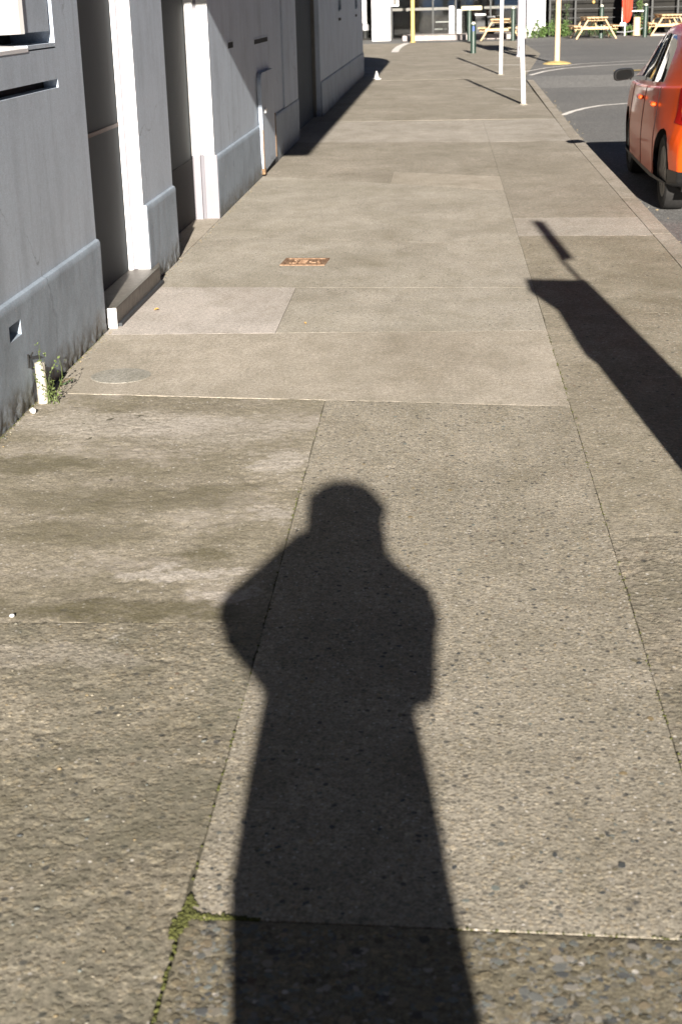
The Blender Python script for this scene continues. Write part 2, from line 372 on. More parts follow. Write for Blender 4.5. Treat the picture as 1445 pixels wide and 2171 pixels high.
# ------------------------------------------------------------------ helpers: geometry
class MB:
    def __init__(self):
        self.v = []; self.f = []
    def add(self, vs, fs):
        o = len(self.v)
        self.v += [tuple(p) for p in vs]
        self.f += [tuple(i + o for i in q) for q in fs]
        return self
    def box(self, x0, x1, y0, y1, z0, z1):
        vs = [(x0, y0, z0), (x1, y0, z0), (x1, y1, z0), (x0, y1, z0), (x0, y0, z1), (x1, y0, z1), (x1, y1, z1), (x0, y1, z1)]
        return self.add(vs, [(0, 3, 2, 1), (4, 5, 6, 7), (0, 1, 5, 4), (1, 2, 6, 5), (2, 3, 7, 6), (3, 0, 4, 7)])
    def bevbox(self, x0, x1, y0, y1, z0, z1, b=0.004):
        """box with all edges chamfered"""
        vs = []
        for z, i in ((z0, b), (z0 + b, 0), (z1 - b, 0), (z1, b)):
            ins = i
            ring = [(x0 + b, y0), (x1 - b, y0), (x1, y0 + b), (x1, y1 - b), (x1 - b, y1), (x0 + b, y1), (x0, y1 - b), (x0, y0 + b)]
            if ins:
                cx, cy = (x0 + x1) / 2, (y0 + y1) / 2
                ring = [(x + (b if x < cx else -b), y + (b if y < cy else -b)) for x, y in ring]
            vs += [(x, y, z) for x, y in ring]
        fs = [tuple(range(7, -1, -1)), tuple(range(24, 32))]
        for k in range(3):
            for i in range(8):
                j = (i + 1) % 8
                fs.append((k * 8 + i, k * 8 + j, k * 8 + 8 + j, k * 8 + 8 + i))
        return self.add(vs, fs)
    def prism(self, pts, z0, z1):
        n = len(pts)
        vs = [(x, y, z0) for x, y in pts] + [(x, y, z1) for x, y in pts]
        fs = [tuple(range(n - 1, -1, -1)), tuple(range(n, 2 * n))]
        for i in range(n):
            j = (i + 1) % n
            fs.append((i, j, n + j, n + i))
        return self.add(vs, fs)
    def beam(self, a, b, w, h, up=(0, 0, 1)):
        a, b = Vector(a), Vector(b)
        d = (b - a).normalized()
        s = d.cross(Vector(up))
        if s.length < 1e-5: s = d.cross(Vector((1, 0, 0)))
        s.normalize(); u = s.cross(d)
        s = s * w / 2; u = u * h / 2
        vs = [a - s - u, a + s - u, a + s + u, a - s + u, b - s - u, b + s - u, b + s + u, b - s + u]
        return self.add(vs, [(0, 1, 2, 3), (7, 6, 5, 4), (0, 4, 5, 1), (1, 5, 6, 2), (2, 6, 7, 3), (3, 7, 4, 0)])
    def tube(self, pts, r, n=10, cap=True):
        pts = [Vector(p) for p in pts]
        rs = r if isinstance(r, (list, tuple)) else [r] * len(pts)
        vs = []; prev = None
        for i, p in enumerate(pts):
            d = (pts[min(i + 1, len(pts) - 1)] - pts[max(i - 1, 0)]).normalized()
            if prev is None:
                s = d.cross(Vector((0.31, 0.17, 0.93)))
                if s.length < 1e-3: s = d.cross(Vector((1, 0, 0)))
            else:
                s = prev - d * prev.dot(d)
            s.normalize(); prev = s
            u = d.cross(s)
            for k in range(n):
                a = 2 * math.pi * k / n
                vs.append(p + (s * math.cos(a) + u * math.sin(a)) * rs[i])
        fs = []
        for i in range(len(pts) - 1):
            for k in range(n):
                j = (k + 1) % n
                fs.append((i * n + k, i * n + j, (i + 1) * n + j, (i + 1) * n + k))
        if cap:
            fs.append(tuple(range(n - 1, -1, -1)))
            o = (len(pts) - 1) * n
            fs.append(tuple(range(o, o + n)))
        return self.add(vs, fs)
    def lathe(self, prof, n=20, c=(0, 0, 0), axis='z', a0=0.0):
        vs = []
        for r, h in prof:
            for k in range(n):
                a = 2 * math.pi * k / n + a0
                if axis == 'z': vs.append((c[0] + r * math.cos(a), c[1] + r * math.sin(a), c[2] + h))
                elif axis == 'x': vs.append((c[0] + h, c[1] + r * math.cos(a), c[2] + r * math.sin(a)))
                else: vs.append((c[0] + r * math.cos(a), c[1] + h, c[2] + r * math.sin(a)))
        fs = []
        for i in range(len(prof) - 1):
            for k in range(n):
                j = (k + 1) % n
                fs.append((i * n + k, i * n + j, (i + 1) * n + j, (i + 1) * n + k))
        fs.append(tuple(range(n - 1, -1, -1)))
        o = (len(prof) - 1) * n
        fs.append(tuple(range(o, o + n)))
        return self.add(vs, fs)
    def build(self, name, mat, parent=None, smooth=False, loc=None):
        me = bpy.data.meshes.new(name)
        me.from_pydata(self.v, [], self.f)
        me.validate()
        bm = bmesh.new(); bm.from_mesh(me)
        bmesh.ops.recalc_face_normals(bm, faces=bm.faces)
        bm.to_mesh(me); bm.free()
        return link(name, me, mat, parent, smooth, loc)

def link(name, me, mat, parent=None, smooth=False, loc=None):
    o = bpy.data.objects.new(name, me)
    C.objects.link(o)
    if mat is not None: me.materials.append(mat)
    if smooth:
        me.polygons.foreach_set('use_smooth', [True] * len(me.polygons))
        if smooth != 'all':
            try:
                me.set_sharp_from_angle(angle=R(28))
            except Exception:
                pass
    if loc: o.location = loc
    if parent is not None: o.parent = parent
    return o

def empty(name, loc=(0, 0, 0), rz=0.0):
    o = bpy.data.objects.new(name, None)
    o.empty_display_size = 0.2
    C.objects.link(o)
    o.location = loc; o.rotation_euler = (0, 0, rz)
    return o

def tag(o, label=None, cat=None, group=None, kind=None):
    if label: o['label'] = label
    if cat: o['category'] = cat
    if group: o['group'] = group
    if kind: o['kind'] = kind
    return o

def copy_tree(o, parent=None):
    c = o.copy(); C.objects.link(c); c.parent = parent
    for ch in o.children:
        copy_tree(ch, c)
    return c

def hash2(ix, iy, seed):
    h = (ix.astype(np.int64) * 374761393 + iy.astype(np.int64) * 668265263 + seed * 1442695041) & 0x7fffffff
    h = (h ^ (h >> 13)) * 1274126177 & 0x7fffffff
    h = h ^ (h >> 16)
    return (h & 0xffff) / 65535.0
def vnoise(x, y, seed=0):
    ix = np.floor(x); iy = np.floor(y)
    fx = x - ix; fy = y - iy
    fx = fx * fx * (3 - 2 * fx); fy = fy * fy * (3 - 2 * fy)
    a = hash2(ix, iy, seed); b = hash2(ix + 1, iy, seed); c = hash2(ix, iy + 1, seed); d = hash2(ix + 1, iy + 1, seed)
    return (a * (1 - fx) + b * fx) * (1 - fy) + (c * (1 - fx) + d * fx) * fy
def fbm(x, y, seed=0, octv=4, gain=0.55):
    s = 0; a = 1; t = 0
    for k in range(octv):
        s = s + a * vnoise(x * 2 ** k + 17.3 * k, y * 2 ** k + 5.1 * k, seed + k)
        t += a; a *= gain
    return s / t - 0.5

# ------------------------------------------------------------------ the ground
ROAD_Z = -0.165
def road():
    ys = [-60, 20, 28.6, 29.2, 29.8, 60, 130, 400]
    zs = [ROAD_Z, ROAD_Z, ROAD_Z, -0.08, -0.012, -0.012, -0.012, -0.012]
    xs = [-300, -40, -1.9, 0, 4, 12, 40, 300]
    vs = [(x, y, z) for y, z in zip(ys, zs) for x in xs]
    n = len(xs)
    fs = [(j * n + i, j * n + i + 1, (j + 1) * n + i + 1, (j + 1) * n + i) for j in range(len(ys) - 1) for i in range(n - 1)]
    mb = MB(); mb.add(vs, fs)
    return tag(mb.build('road', M['asphalt']), 'grey asphalt road and forecourt beyond the pavement', 'road', kind='structure')
road()

def kx(y):                       # outer edge of the kerb
    return 1.53 if y < 16 else 1.53 + min(1, (y - 16) / 12) * 0.15
pv = MB()
pts = [(-2.4, -4), (1.40, -4), (1.40, 16), (1.52, 28.4), (1.52, 29.2), (-2.4, 29.2)]
pv.prism(pts, -0.2, -0.0035)
pavement = tag(pv.build('pavement', M['dirt']), 'worn concrete pavement of mismatched slabs', 'pavement', kind='structure')

def slab(corners, mat, cell=0.05, amp=0.0012, nscale=30.0, seed=1, z=0.0, gap=0.0009, pit=0.0, name='paving_slab', rag=0.0, parent=None, cham=0.0004):
    """a slab: near-left, near-right, far-right, far-left corners; real relief on top, skirt round it"""
    a, b, c, d = [np.array(p, float) for p in corners]
    lw = max(np.linalg.norm(b - a), np.linalg.norm(c - d)); lh = max(np.linalg.norm(d - a), np.linalg.norm(c - b))
    nx = max(2, int(lw / cell)); ny = max(2, int(lh / cell))
    u = np.linspace(0, 1, nx + 1); v = np.linspace(0, 1, ny + 1)
    gu = gap / lw; gv = gap / lh
    u = gu + u * (1 - 2 * gu); v = gv + v * (1 - 2 * gv)
    U, V = np.meshgrid(u, v)
    P = (1 - U)[..., None] * (1 - V)[..., None] * a + U[..., None] * (1 - V)[..., None] * b + U[..., None] * V[..., None] * c + (1 - U)[..., None] * V[..., None] * d
    X, Y = P[..., 0].copy(), P[..., 1].copy()
    if rag:                      # ragged outline
        X[:, 0] += rag * fbm(Y[:, 0] * 9, X[:, 0] * 3, seed + 31, 5); X[:, -1] += rag * fbm(Y[:, -1] * 9, X[:, -1] * 3, seed + 32, 5)
        Y[0, :] += rag * fbm(X[0, :] * 9, Y[0, :] * 3, seed + 33, 5); Y[-1, :] += rag * fbm(X[-1, :] * 9, Y[-1, :] * 3, seed + 34, 5)
    Z = z + amp * 2 * fbm(X * nscale, Y * nscale, seed, 4, 0.62) + 0.004 * fbm(X * 1.5, Y * 1.5, 909, 2)
    if pit:
        mask = np.clip(0.7 + 5.0 * fbm(X * 3.6, Y * 4.4, seed + 21, 4), 0.1, 2.0)
        ridge = 1 - np.abs(fbm(X * 55, Y * 55, seed + 22, 3, 0.6)) * 4
        Z += amp * mask * (2.2 * fbm(X * 70, Y * 70, seed + 23, 3, 0.7) + 0.5 * ridge)
        n = fbm(X * 26, Y * 26, seed + 3, 3, 0.6)
        Z -= pit * np.clip(n - 0.09, 0, 1) * 4
    e = np.minimum(np.minimum(U - gu, 1 - gu - U) * lw, np.minimum(V - gv, 1 - gv - V) * lh)
    Z -= cham * np.clip(1 - e / 0.006, 0, 1)
    nvx = nx + 1
    top = np.stack([X, Y, Z], -1).reshape(-1, 3)
    idx = np.arange(len(top)).reshape(ny + 1, nx + 1)
    faces = np.stack([idx[:-1, :-1], idx[:-1, 1:], idx[1:, 1:], idx[1:, :-1]], -1).reshape(-1, 4)
    ring = np.concatenate([idx[0, :], idx[1:, -1], idx[-1, -2::-1], idx[-2:0:-1, 0]])
    low = top[ring].copy(); low[:, 2] = -0.03
    o = len(top)
    k = np.arange(len(ring)); k2 = (k + 1) % len(ring)
    side = np.stack([ring[k], o + k, o + k2, ring[k2]], -1)
    vv = np.concatenate([top, low]); ff = np.concatenate([faces, side])
    me = bpy.data.meshes.new(name)
    me.vertices.add(len(vv)); me.vertices.foreach_set('co', vv.ravel())
    me.loops.add(ff.size); me.loops.foreach_set('vertex_index', ff.ravel().astype(np.int32))
    me.polygons.add(len(ff)); me.polygons.foreach_set('loop_start', np.arange(0, ff.size, 4, dtype=np.int32))
    me.update(); me.validate()
    return link(name, me, mat, parent or pavement, smooth=True)

XW = -1.69
L, RR, K = -0.468, 0.50, 1.40
# behind the camera
slab([(XW, -3), (L, -3), (L, 1.5), (XW, 1.5)], M['rough_a'], 0.2, seed=40)
slab([(L, -3), (RR, -3), (RR, 1.5), (L, 1.5)], M['agg_coarse'], 0.2, seed=41)
slab([(RR, -3), (K, -3), (K, 1.5), (RR, 1.5)], M['right_rough'], 0.2, seed=42)
# near left: coarse and spalled, then the stained one
slab([(XW, 1.5), (L, 1.5), (L - 0.005, 3.42), (XW, 3.40)], M['rough_a'], 0.0075, 0.0012, 30, 1, z=0.0005, pit=0.003, rag=0.02, cham=0.0015)
slab([(XW, 3.40), (L - 0.005, 3.42), (-0.485, 5.6236), (XW, 5.76)], M['rough_b'], 0.012, 0.0018, 34, 2, z=-0.001, pit=0.002, rag=0.012, gap=0.003)
# middle
slab([(L, 1.5), (RR, 1.5), (RR, 2.098), (L + 0.002, 2.135)], M['agg_coarse'], 0.008, 0.0012, 45, 3, gap=0.004, cham=0.001)
slab([(L + 0.002, 2.135), (RR, 2.098), (RR, 5.512), (-0.485, 5.6236)], M['agg_fine'], 0.011, 0.0011, 45, 4, z=0.0002, gap=0.0015)
# right strip
slab([(RR, 1.5), (K, 1.5), (K, 4.08), (RR, 4.06)], M['right_rough'], 0.012, 0.0022, 34, 5, pit=0.002, rag=0.012)
slab([(RR, 4.06), (K, 4.08), (K, 7.28), (RR, 7.25)], M['right'], 0.018, 0.0014, 30, 6, rag=0.008)
slab([(RR, 7.25), (K, 7.28), (K, 9.74), (RR, 9.79)], M['right'], 0.03, 0.0012, 30, 7)
slab([(RR, 9.79), (K, 9.74), (K, 10.58), (RR, 10.62)], M['pale'], 0.04, 0.001, 20, 8)
slab([(RR, 10.62), (K, 10.58), (K, 12.3), (RR, 12.3)], M['far'], 0.05, 0.001, 20, 9)
slab([(RR, 12.3), (K, 12.3), (K, 16.4), (RR, 16.4)], M['far'], 0.08, 0.001, 10, 10)
# smooth wide bay and the pale one before the step
slab([(XW, 5.76), (RR, 5.512), (RR, 6.885), (XW, 6.86)], M['smooth'], 0.02, 0.0008, 30, 11, z=0.0003, gap=0.0009)
slab([(XW, 6.86), (-0.832, 6.872), (-0.845, 8.047), (XW, 8.10)], M['pink'], 0.03, 0.0006, 20, 12, z=0.0003, gap=0.0009)
slab([(-0.832, 6.872), (RR, 6.885), (RR, 7.962), (-0.845, 8.047)], M['mid'], 0.03, 0.0008, 30, 13, gap=0.002)
slab([(XW, 8.10), (RR, 7.962), (RR, 9.42), (XW, 9.95)], M['mid'], 0.04, 0.0008, 20, 14)
slab([(XW, 9.95), (RR, 9.42), (RR, 12.2), (XW, 13.5)], M['mid'], 0.05, 0.0008, 20, 15)
slab([(XW, 13.5), (-0.475, 12.779), (-0.475, 13.634), (XW, 14.2)], M['far'], 0.06, 0.001, 20, 16)
slab([(-0.475, 12.779), (RR, 12.2), (RR, 13.18), (-0.475, 13.634)], M['smooth'], 0.06, 0.0008, 20, 17)
slab([(XW, 14.2), (RR, 13.18), (RR, 16.4), (XW, 16.7)], M['far'], 0.08, 0.001, 10, 18)
slab([(XW, 16.7), (RR, 16.4), (RR, 19.4), (XW, 19.6)], M['pale'], 0.1, 0.001, 8, 19)
slab([(RR, 16.4), (1.41, 16.4), (1.44, 19.4), (RR, 19.4)], M['pale'], 0.1, 0.001, 8, 20)
slab([(XW, 19.6), (1.44, 19.4), (1.52, 29.2), (XW, 29.2)], M['far'], 0.12, 0.001, 8, 21)
# doorway floors, inside the wall line
slab([(-2.0, 9.06), (XW, 9.06), (XW, 10.79), (-2.0, 10.79)], M['smooth'], 0.05, 0.001, 20, 22, z=0.002)
slab([(-2.0, 17.17), (XW, 17.17), (XW, 20.48), (-2.0, 20.48)], M['mid'], 0.1, 0.001, 20, 23)

# kerb stones
y = -3.0
ks = 0
while y < 28.2:
    y2 = min(y + 1.83, 28.4)
    a0, a1 = kx(y), kx(y2)
    slab([(a0 - 0.13, y), (a0, y), (a1, y2), (a1 - 0.13, y2)], M['kerb'], 0.04, 0.0012, 20, 60 + ks, name='kerb_stone', gap=0.004)
    y = y2; ks += 1
kb = MB()
for i in range(40):
    ya, yb = -3 + i * 0.78, -3 + (i + 1) * 0.78
    kb.add([(kx(ya) - 0.006, ya, -0.006), (kx(yb) - 0.006, yb, -0.006), (kx(yb) + 0.02, yb, ROAD_Z - 0.02), (kx(ya) + 0.02, ya, ROAD_Z - 0.02)], [(0, 3, 2, 1)])
kb.build('kerb_face', M['kerb'], pavement)
# wide forecourt pavement round the corner, a thin sheet over the asphalt
fc = MB(); fc.prism([(-6, 29.3), (1.55, 29.3), (1.9, 33), (2.6, 41), (2.6, 52.6), (-6, 52.6)], -0.03, -0.004)
tag(fc.build('forecourt_paving', M['far']), kind='structure')

# loose pebbles of the coarse aggregate slab, half sunk
def pebble_mesh():
    bm = bmesh.new(); bmesh.ops.create_icosphere(bm, subdivisions=1, radius=1.0)
    v = [tuple(x.co) for x in bm.verts]; f = [tuple(q.index for q in p.verts) for p in bm.faces]
    bm.free(); return np.array(v), np.array(f)
PV, PF = pebble_mesh()
def pebbles(name, spots, mat, parent, flat=0.45, sink=0.25, top=1.0):
    V = []; F = []; Cc = []
    for i, (x, y, z, r, tone) in enumerate(spots):
        a = rng.uniform(0, 6.28); sx, sy = r * rng.uniform(0.75, 1.35), r * rng.uniform(0.6, 1.0)
        q = PV * (1 + rng.uniform(-0.18, 0.18, (len(PV), 1)))
        q = np.stack([q[:, 0], q[:, 1], np.minimum(q[:, 2], top)], -1) * np.array([sx, sy, r * flat])
        q = np.stack([q[:, 0] * math.cos(a) - q[:, 1] * math.sin(a) + x, q[:, 0] * math.sin(a) + q[:, 1] * math.cos(a) + y, q[:, 2] + z - r * flat * sink + rng.uniform(0, 0.0006)], -1)
        F.append(PF + len(PV) * i); V.append(q); Cc += [tone] * len(PV)
    V = np.concatenate(V); F = np.concatenate(F)
    me = bpy.data.meshes.new(name); me.from_pydata(V.tolist(), [], F.tolist())
    ca = me.color_attributes.new('tone', 'FLOAT_COLOR', 'POINT')
    ca.data.foreach_set('color', np.array([(*c, 1) for c in Cc]).ravel())
    o = link(name, me, mat, parent, smooth='all' if top == 1.0 else False)
    o['kind'] = 'stuff'
    return o
def _pebmat():
    t = NT('river_pebbles')
    a = t.n('ShaderNodeAttribute', attribute_name='tone')
    c = t.mix(0.5, a.outputs['Color'], t.ramp(t.noise(240, 3, 0.7), [(0.3, 0.6), (0.7, 1.4)]), 'MULTIPLY')
    t.set(Base_Color=c, Roughness=0.7)
    return t.m
M['pebble'] = _pebmat()
TONES = [(0.07, 0.075, 0.075), (0.15, 0.155, 0.14), (0.24, 0.225, 0.18), (0.30, 0.265, 0.20), (0.27, 0.205, 0.11), (0.18, 0.155, 0.10), (0.34, 0.31, 0.26), (0.19, 0.21, 0.19)]
coarse = [o for o in pavement.children if o.data.materials[0] == M['agg_coarse']][-1]
sp = []
while len(sp) < 3600:
    x = rng.uniform(L + 0.02, RR - 0.02); yy = rng.uniform(1.55, 2.125 - 0.036 * (x - L) - 0.012)
    r = rng.choice([0.0045, 0.006, 0.008, 0.011, 0.014], p=[0.44, 0.33, 0.15, 0.06, 0.02])
    tn = TONES[rng.integers(len(TONES))]
    k = rng.uniform(0.6, 0.9); tn = tuple(v * 0.7 + 0.3 * 0.19 for v in tn)
    sp.append((x, yy, 0.0005, r, tuple(v * k for v in tn)))
pebbles('aggregate_stones', sp, M['pebble'], coarse, 0.10, 0.0, 0.22)
fine_s = [o for o in pavement.children if o.data.materials[0] == M['agg_fine']][-1]
sp = []
while len(sp) < 1300:
    yy = 2.15 + 3.3 * rng.uniform() ** 1.6; x = rng.uniform(L + 0.02, RR - 0.02)
    r = rng.choice([0.003, 0.0045, 0.0065, 0.009], p=[0.4, 0.38, 0.17, 0.05])
    tn = TONES[rng.choice(len(TONES), p=[.2, .22, .12, .1, .08, .14, .08, .06])]
    sp.append((x, yy, 0.0006, r, tuple(v * 0.8 for v in tn)))
pebbles('aggregate_stones', sp, M['pebble'], fine_s, 0.10, 0.0, 0.2)
rough_s = [o for o in pavement.children if o.data.materials[0] == M['rough_a']][-1]
sp = []
for _ in range(260):
    yy = 1.6 + 1.8 * rng.uniform() ** 1.2; x = rng.uniform(-1.35, L - 0.02)
    r = rng.choice([0.003, 0.0045, 0.0065], p=[0.5, 0.38, 0.12])
    tn = TONES[rng.choice(len(TONES), p=[.16, .2, .2, .1, .1, .14, .04, .06])]
    sp.append((x, yy, 0.001, r, tuple(v * 0.8 for v in tn)))
pebbles('aggregate_stones', sp, M['pebble'], rough_s, 0.4)

# moss in the joints
def moss(name, path, width, n, parent, hr=(0.003, 0.007)):
    sp = []
    seg = [np.array(p) for p in path]
    ln = [np.linalg.norm(seg[i + 1][:2] - seg[i][:2]) for i in range(len(seg) - 1)]
    for _ in range(n):
        i = rng.choice(len(ln), p=np.array(ln) / sum(ln)); f = rng.uniform()
        q = seg[i] * (1 - f) + seg[i + 1] * f
        w = q[2] * width
        x, yy = q[0] + rng.normal() * w * 0.5, q[1] + rng.normal() * w * 0.5
        sp.append((x, yy, -0.002 + rng.uniform(0, 0.004), rng.uniform(*hr), (0.1, 0.1, 0.02)))
    return pebbles(name, sp, M['moss'], parent, 0.8, 0.1)
moss('moss', [(-0.477, 2.07, 0.5), (-0.47, 2.11, 1.5), (-0.46, 2.15, 1.2), (-0.463, 2.20, 0.2)], 0.011, 330, pavement, (0.002, 0.005))
moss('moss', [(-0.46, 2.14, 1.0), (-0.41, 2.137, 0.9), (-0.36, 2.134, 0.3), (-0.33, 2.131, 0.12)], 0.009, 190, pavement, (0.002, 0.005))
moss('moss', [(L, 1.6, 0.3), (L, 2.05, 0.5)], 0.006, 110, pavement, (0.002, 0.005))
moss('moss', [(L, 2.25, 0.2), (-0.472, 3.4, 0.5), (-0.485, 4.6, 0.5), (-0.485, 5.5, 0.4)], 0.008, 120, pavement, (0.0015, 0.004))
moss('moss', [(RR, 2.6, 0.3), (RR, 3.6, 0.6), (RR, 4.3, 0.7), (RR, 6.8, 0.5)], 0.012, 150, pavement, (0.002, 0.004))
moss('moss', [(XW + 0.005, 5.0, 0.5), (XW + 0.005, 6.9, 0.5)], 0.010, 200, pavement, (0.002, 0.004))
moss('moss', [(0.0, 2.118, 0.2), (RR, 2.10, 0.4)], 0.010, 60, pavement, (0.0015, 0.003))

sp = []
for _ in range(1500):
    yy = rng.uniform(8.5, 28.5); x = kx(yy) + 0.02 + abs(rng.normal()) * 0.06
    sp.append((x, yy, ROAD_Z + 0.002, rng.uniform(0.004, 0.014), TONES[rng.choice([1, 4, 5, 5, 2])]))
for _ in range(500):
    yy = rng.uniform(4.9, 13); x = XW + 0.008 + abs(rng.normal()) * 0.02
    sp.append((x, yy, 0.001, rng.uniform(0.0015, 0.005), TONES[rng.choice([0, 1, 4, 5, 2])]))
pebbles('loose_grit', sp, M['pebble'], pavement, 0.5, 0.2)
# round lid set in the smooth bay
dm = MB(); dm.lathe([(0.132, -0.01), (0.132, 0.0018), (0.128, 0.0026)], 40, (-1.425, 6.04, 0))
disc = dm.build('round_lid', M['disc'], pavement)

# iron service cover
cov = empty('service_cover', (-0.868, 8.865, 0))
cov.rotation_euler = (0, 0, R(-3.5))
mb = MB()
for bx in ((-0.14, 0.14, -0.122, -0.10), (-0.14, 0.14, 0.10, 0.122), (-0.14, -0.118, -0.10, 0.10), (0.118, 0.14, -0.10, 0.10)):
    mb.box(*bx, -0.02, 0.006)
mb.build('cover_frame', M['iron'], cov)
MB().box(-0.117, 0.117, -0.099, 0.099, -0.02, 0.002).build('cover_lid', M['iron'], cov)
def rib(x, y_, w, h):
    MB().bevbox(x - w / 2, x + w / 2, y_ - h / 2, y_ + h / 2, 0.0, 0.008, 0.0015).build('raised_mark', M['iron'], cov)
for x, y_, w, h in ((-0.085, 0, 0.014, 0.12), (-0.06, 0.05, 0.03, 0.018), (-0.06, -0.05, 0.03, 0.018), (-0.05, 0.0, 0.014, 0.05), (-0.01, 0.045, 0.05, 0.018),
                    (-0.01, 0.0, 0.05, 0.018), (-0.01, -0.045, 0.05, 0.018), (0.04, 0.02, 0.02, 0.08), (0.06, -0.035, 0.03, 0.02), (0.085, 0.03, 0.016, 0.07), (0.095, -0.04, 0.02, 0.03)):
    rib(x, y_, w, h)
tag(cov, 'rusty brown iron service cover with raised lettering set in the pavement', 'cover')

# small litter
def chip(name, x, y_, r, mat, label, cat, flat=0.5, z=0.0):
    q = PV * (1 + rng.uniform(-0.25, 0.25, (len(PV), 1))) * np.array([r, r * 0.8, r * flat])
    m_ = MB(); m_.add((q + np.array([x, y_, z + r * flat * 0.8])).tolist(), PF.tolist())
    return tag(m_.build(name, mat, smooth='all'), label, cat)
chip('white_stone', -1.655, 5.44, 0.015, M['white'], 'small white lump lying just in front of the white pipe', 'stone', 0.9)
chip('white_stone', -1.16, 3.44, 0.008, M['white'], 'tiny white pebble on the stained slab at far left', 'stone', 0.8)
def leafscrap(x, y_, r, a, label):
    m_ = MB()
    vs = [(x + r * math.cos(a) * u - r * .45 * math.sin(a) * w, y_ + r * math.sin(a) * u + r * .45 * math.cos(a) * w, 0.008 + h) for u, w, h in ((-1, 0, 0), (-.3, 1, .006), (.5, .8, .008), (1, 0, .002), (.5, -.8, .004), (-.3, -1, .005))]
    vs += [(p[0], p[1], p[2] + 0.001) for p in vs]
    fs = [(5, 4, 3, 2, 1, 0), (6, 7, 8, 9, 10, 11)] + [(i, (i + 1) % 6, 6 + (i + 1) % 6, 6 + i) for i in range(6)]
    m_.add(vs, fs)
    tag(m_.build('fallen_leaf', M['leaf_dry']), label, 'leaf', 'dry leaf scraps on the pavement')
M['leaf_dry'] = simple('dry_leaf', (0.55, 0.30, 0.07), 0.7, 0.25, 60)
leafscrap(-1.53, 7.42, 0.016, 0.7, 'orange dry leaf scrap beside the door step')
leafscrap(-0.70, 7.05, 0.012, 2.0, 'orange dry leaf scrap right of the pale slab')

# ------------------------------------------------------------------ painted building along the left
BX = -2.3                     # back of the facade pieces
WX = -1.712                   # face of the wall above the plinth
TOP = 5.2
bld = tag(empty('painted_building', (0, 0, 0)), 'grey painted building with slate plinth lining the left of the pavement', 'building')

def plinth(y0, y1, seed, holes=(), cell=0.02, flake=0.010, zt=0.455):
    """plinth face with real unevenness, sloped ledge on top"""
    ny = max(2, int((y1 - y0) / cell)); nz = 24
    ys = np.linspace(y0, y1, ny + 1); zs = np.concatenate([[-0.06], np.linspace(-0.01, zt - 0.012, nz), [zt]])
    for a, b, _, _ in holes:
        for q in (a, b): ys[np.argmin(abs(ys - q))] = q
    for _, _, a, b in holes:
        for q in (a, b): zs[np.argmin(abs(zs - q))] = q
    Y, Z = np.meshgrid(ys, zs)
    low = np.clip(1 - (Z + 0.10 * fbm(Y * 6, Z * 6, seed + 5, 4)) / 0.10, 0, 1)
    D = 0.0025 * fbm(Y * 5, Z * 5, seed, 4) * 2 + low * flake * (fbm(Y * 22, Z * 22, seed + 2, 4) * 2 - 0.3)
    edge = np.minimum(Y - y0, y1 - Y)
    X = np.full_like(Y, XW) + D - 0.006 * (Z > zt - 0.006) - 0.004 * np.clip(1 - edge / 0.015, 0, 1)
    V = np.stack([X, Y, Z], -1).reshape(-1, 3).tolist()
    n = ny + 1
    F = []
    for j in range(len(zs) - 1):
        for i in range(ny):
            cy, cz = (ys[i] + ys[i + 1]) / 2, (zs[j] + zs[j + 1]) / 2
            if any(a < cy < b and c < cz < d for a, b, c, d in holes): continue
            F.append((j * n + i, j * n + i + 1, (j + 1) * n + i + 1, (j + 1) * n + i))
    t0 = (len(zs) - 1) * n
    V += [(WX - 0.01, q, zt + 0.010) for q in ys]
    o = len(V) - n
    F += [(t0 + i, t0 + i + 1, o + i + 1, o + i) for i in range(ny)]
    # end caps back to the wall
    for i in (0, ny):
        col = [j * n + i for j in range(len(zs))]
        b = len(V)
        V += [(BX, ys[i], -0.06), (BX, ys[i], zt + 0.02)]
        F.append(tuple(col + [o + i, b + 1, b]) if i else tuple([b, b + 1, o + i] + col[::-1]))
    m_ = MB(); m_.add(V, F)
    return m_.build('plinth', M['plinth'], bld, smooth=True)

def wall(boxes, mat=None):
    m_ = MB()
    for b in boxes: m_.box(*b)
    return m_.build('wall', mat or M['paint'], bld)

Z0 = 0.46
# bay before the first door, with the window, the slot and a vent in the plinth
D1A, D1B, D2A, D2B, D3A, D3B, END = 6.96, 8.13, 9.06, 10.80, 17.17, 20.48, 31.45
plinth(3.9, 4.8, 3, cell=0.2)
MB().box(BX, WX - 0.06, -6, 3.9, -0.05, 2.9).build('added_dark_door', M['added_door'], bld)  # unseen dark door, added to cut wall bounce into the pavement shadows
for i in range(28):
    MB().box(WX - 0.062, WX - 0.045, -5.98, 3.88, 0.02 + i * 0.1, 0.09 + i * 0.1).build('added_door_slat', M['added_door'], bld)
plinth(4.8, D1A, 4, holes=((5.352, 5.512, 0.31, 0.372),), cell=0.016)
vm = MB()
vm.add([(XW, 5.352, .31), (XW, 5.512, .31), (XW, 5.512, .372), (XW, 5.352, .372), (XW - .06, 5.345, .325), (XW - .06, 5.49, .325), (XW - .06, 5.49, .378), (XW - .06, 5.345, .378)],
       [(0, 1, 5, 4), (1, 2, 6, 5), (2, 3, 7, 6), (3, 0, 4, 7)])
vm.build('vent_opening', M['plinth'], bld)
MB().box(XW - .065, XW - .0605, 5.3, 5.55, .30, .40).build('vent_back', M['black'], bld)
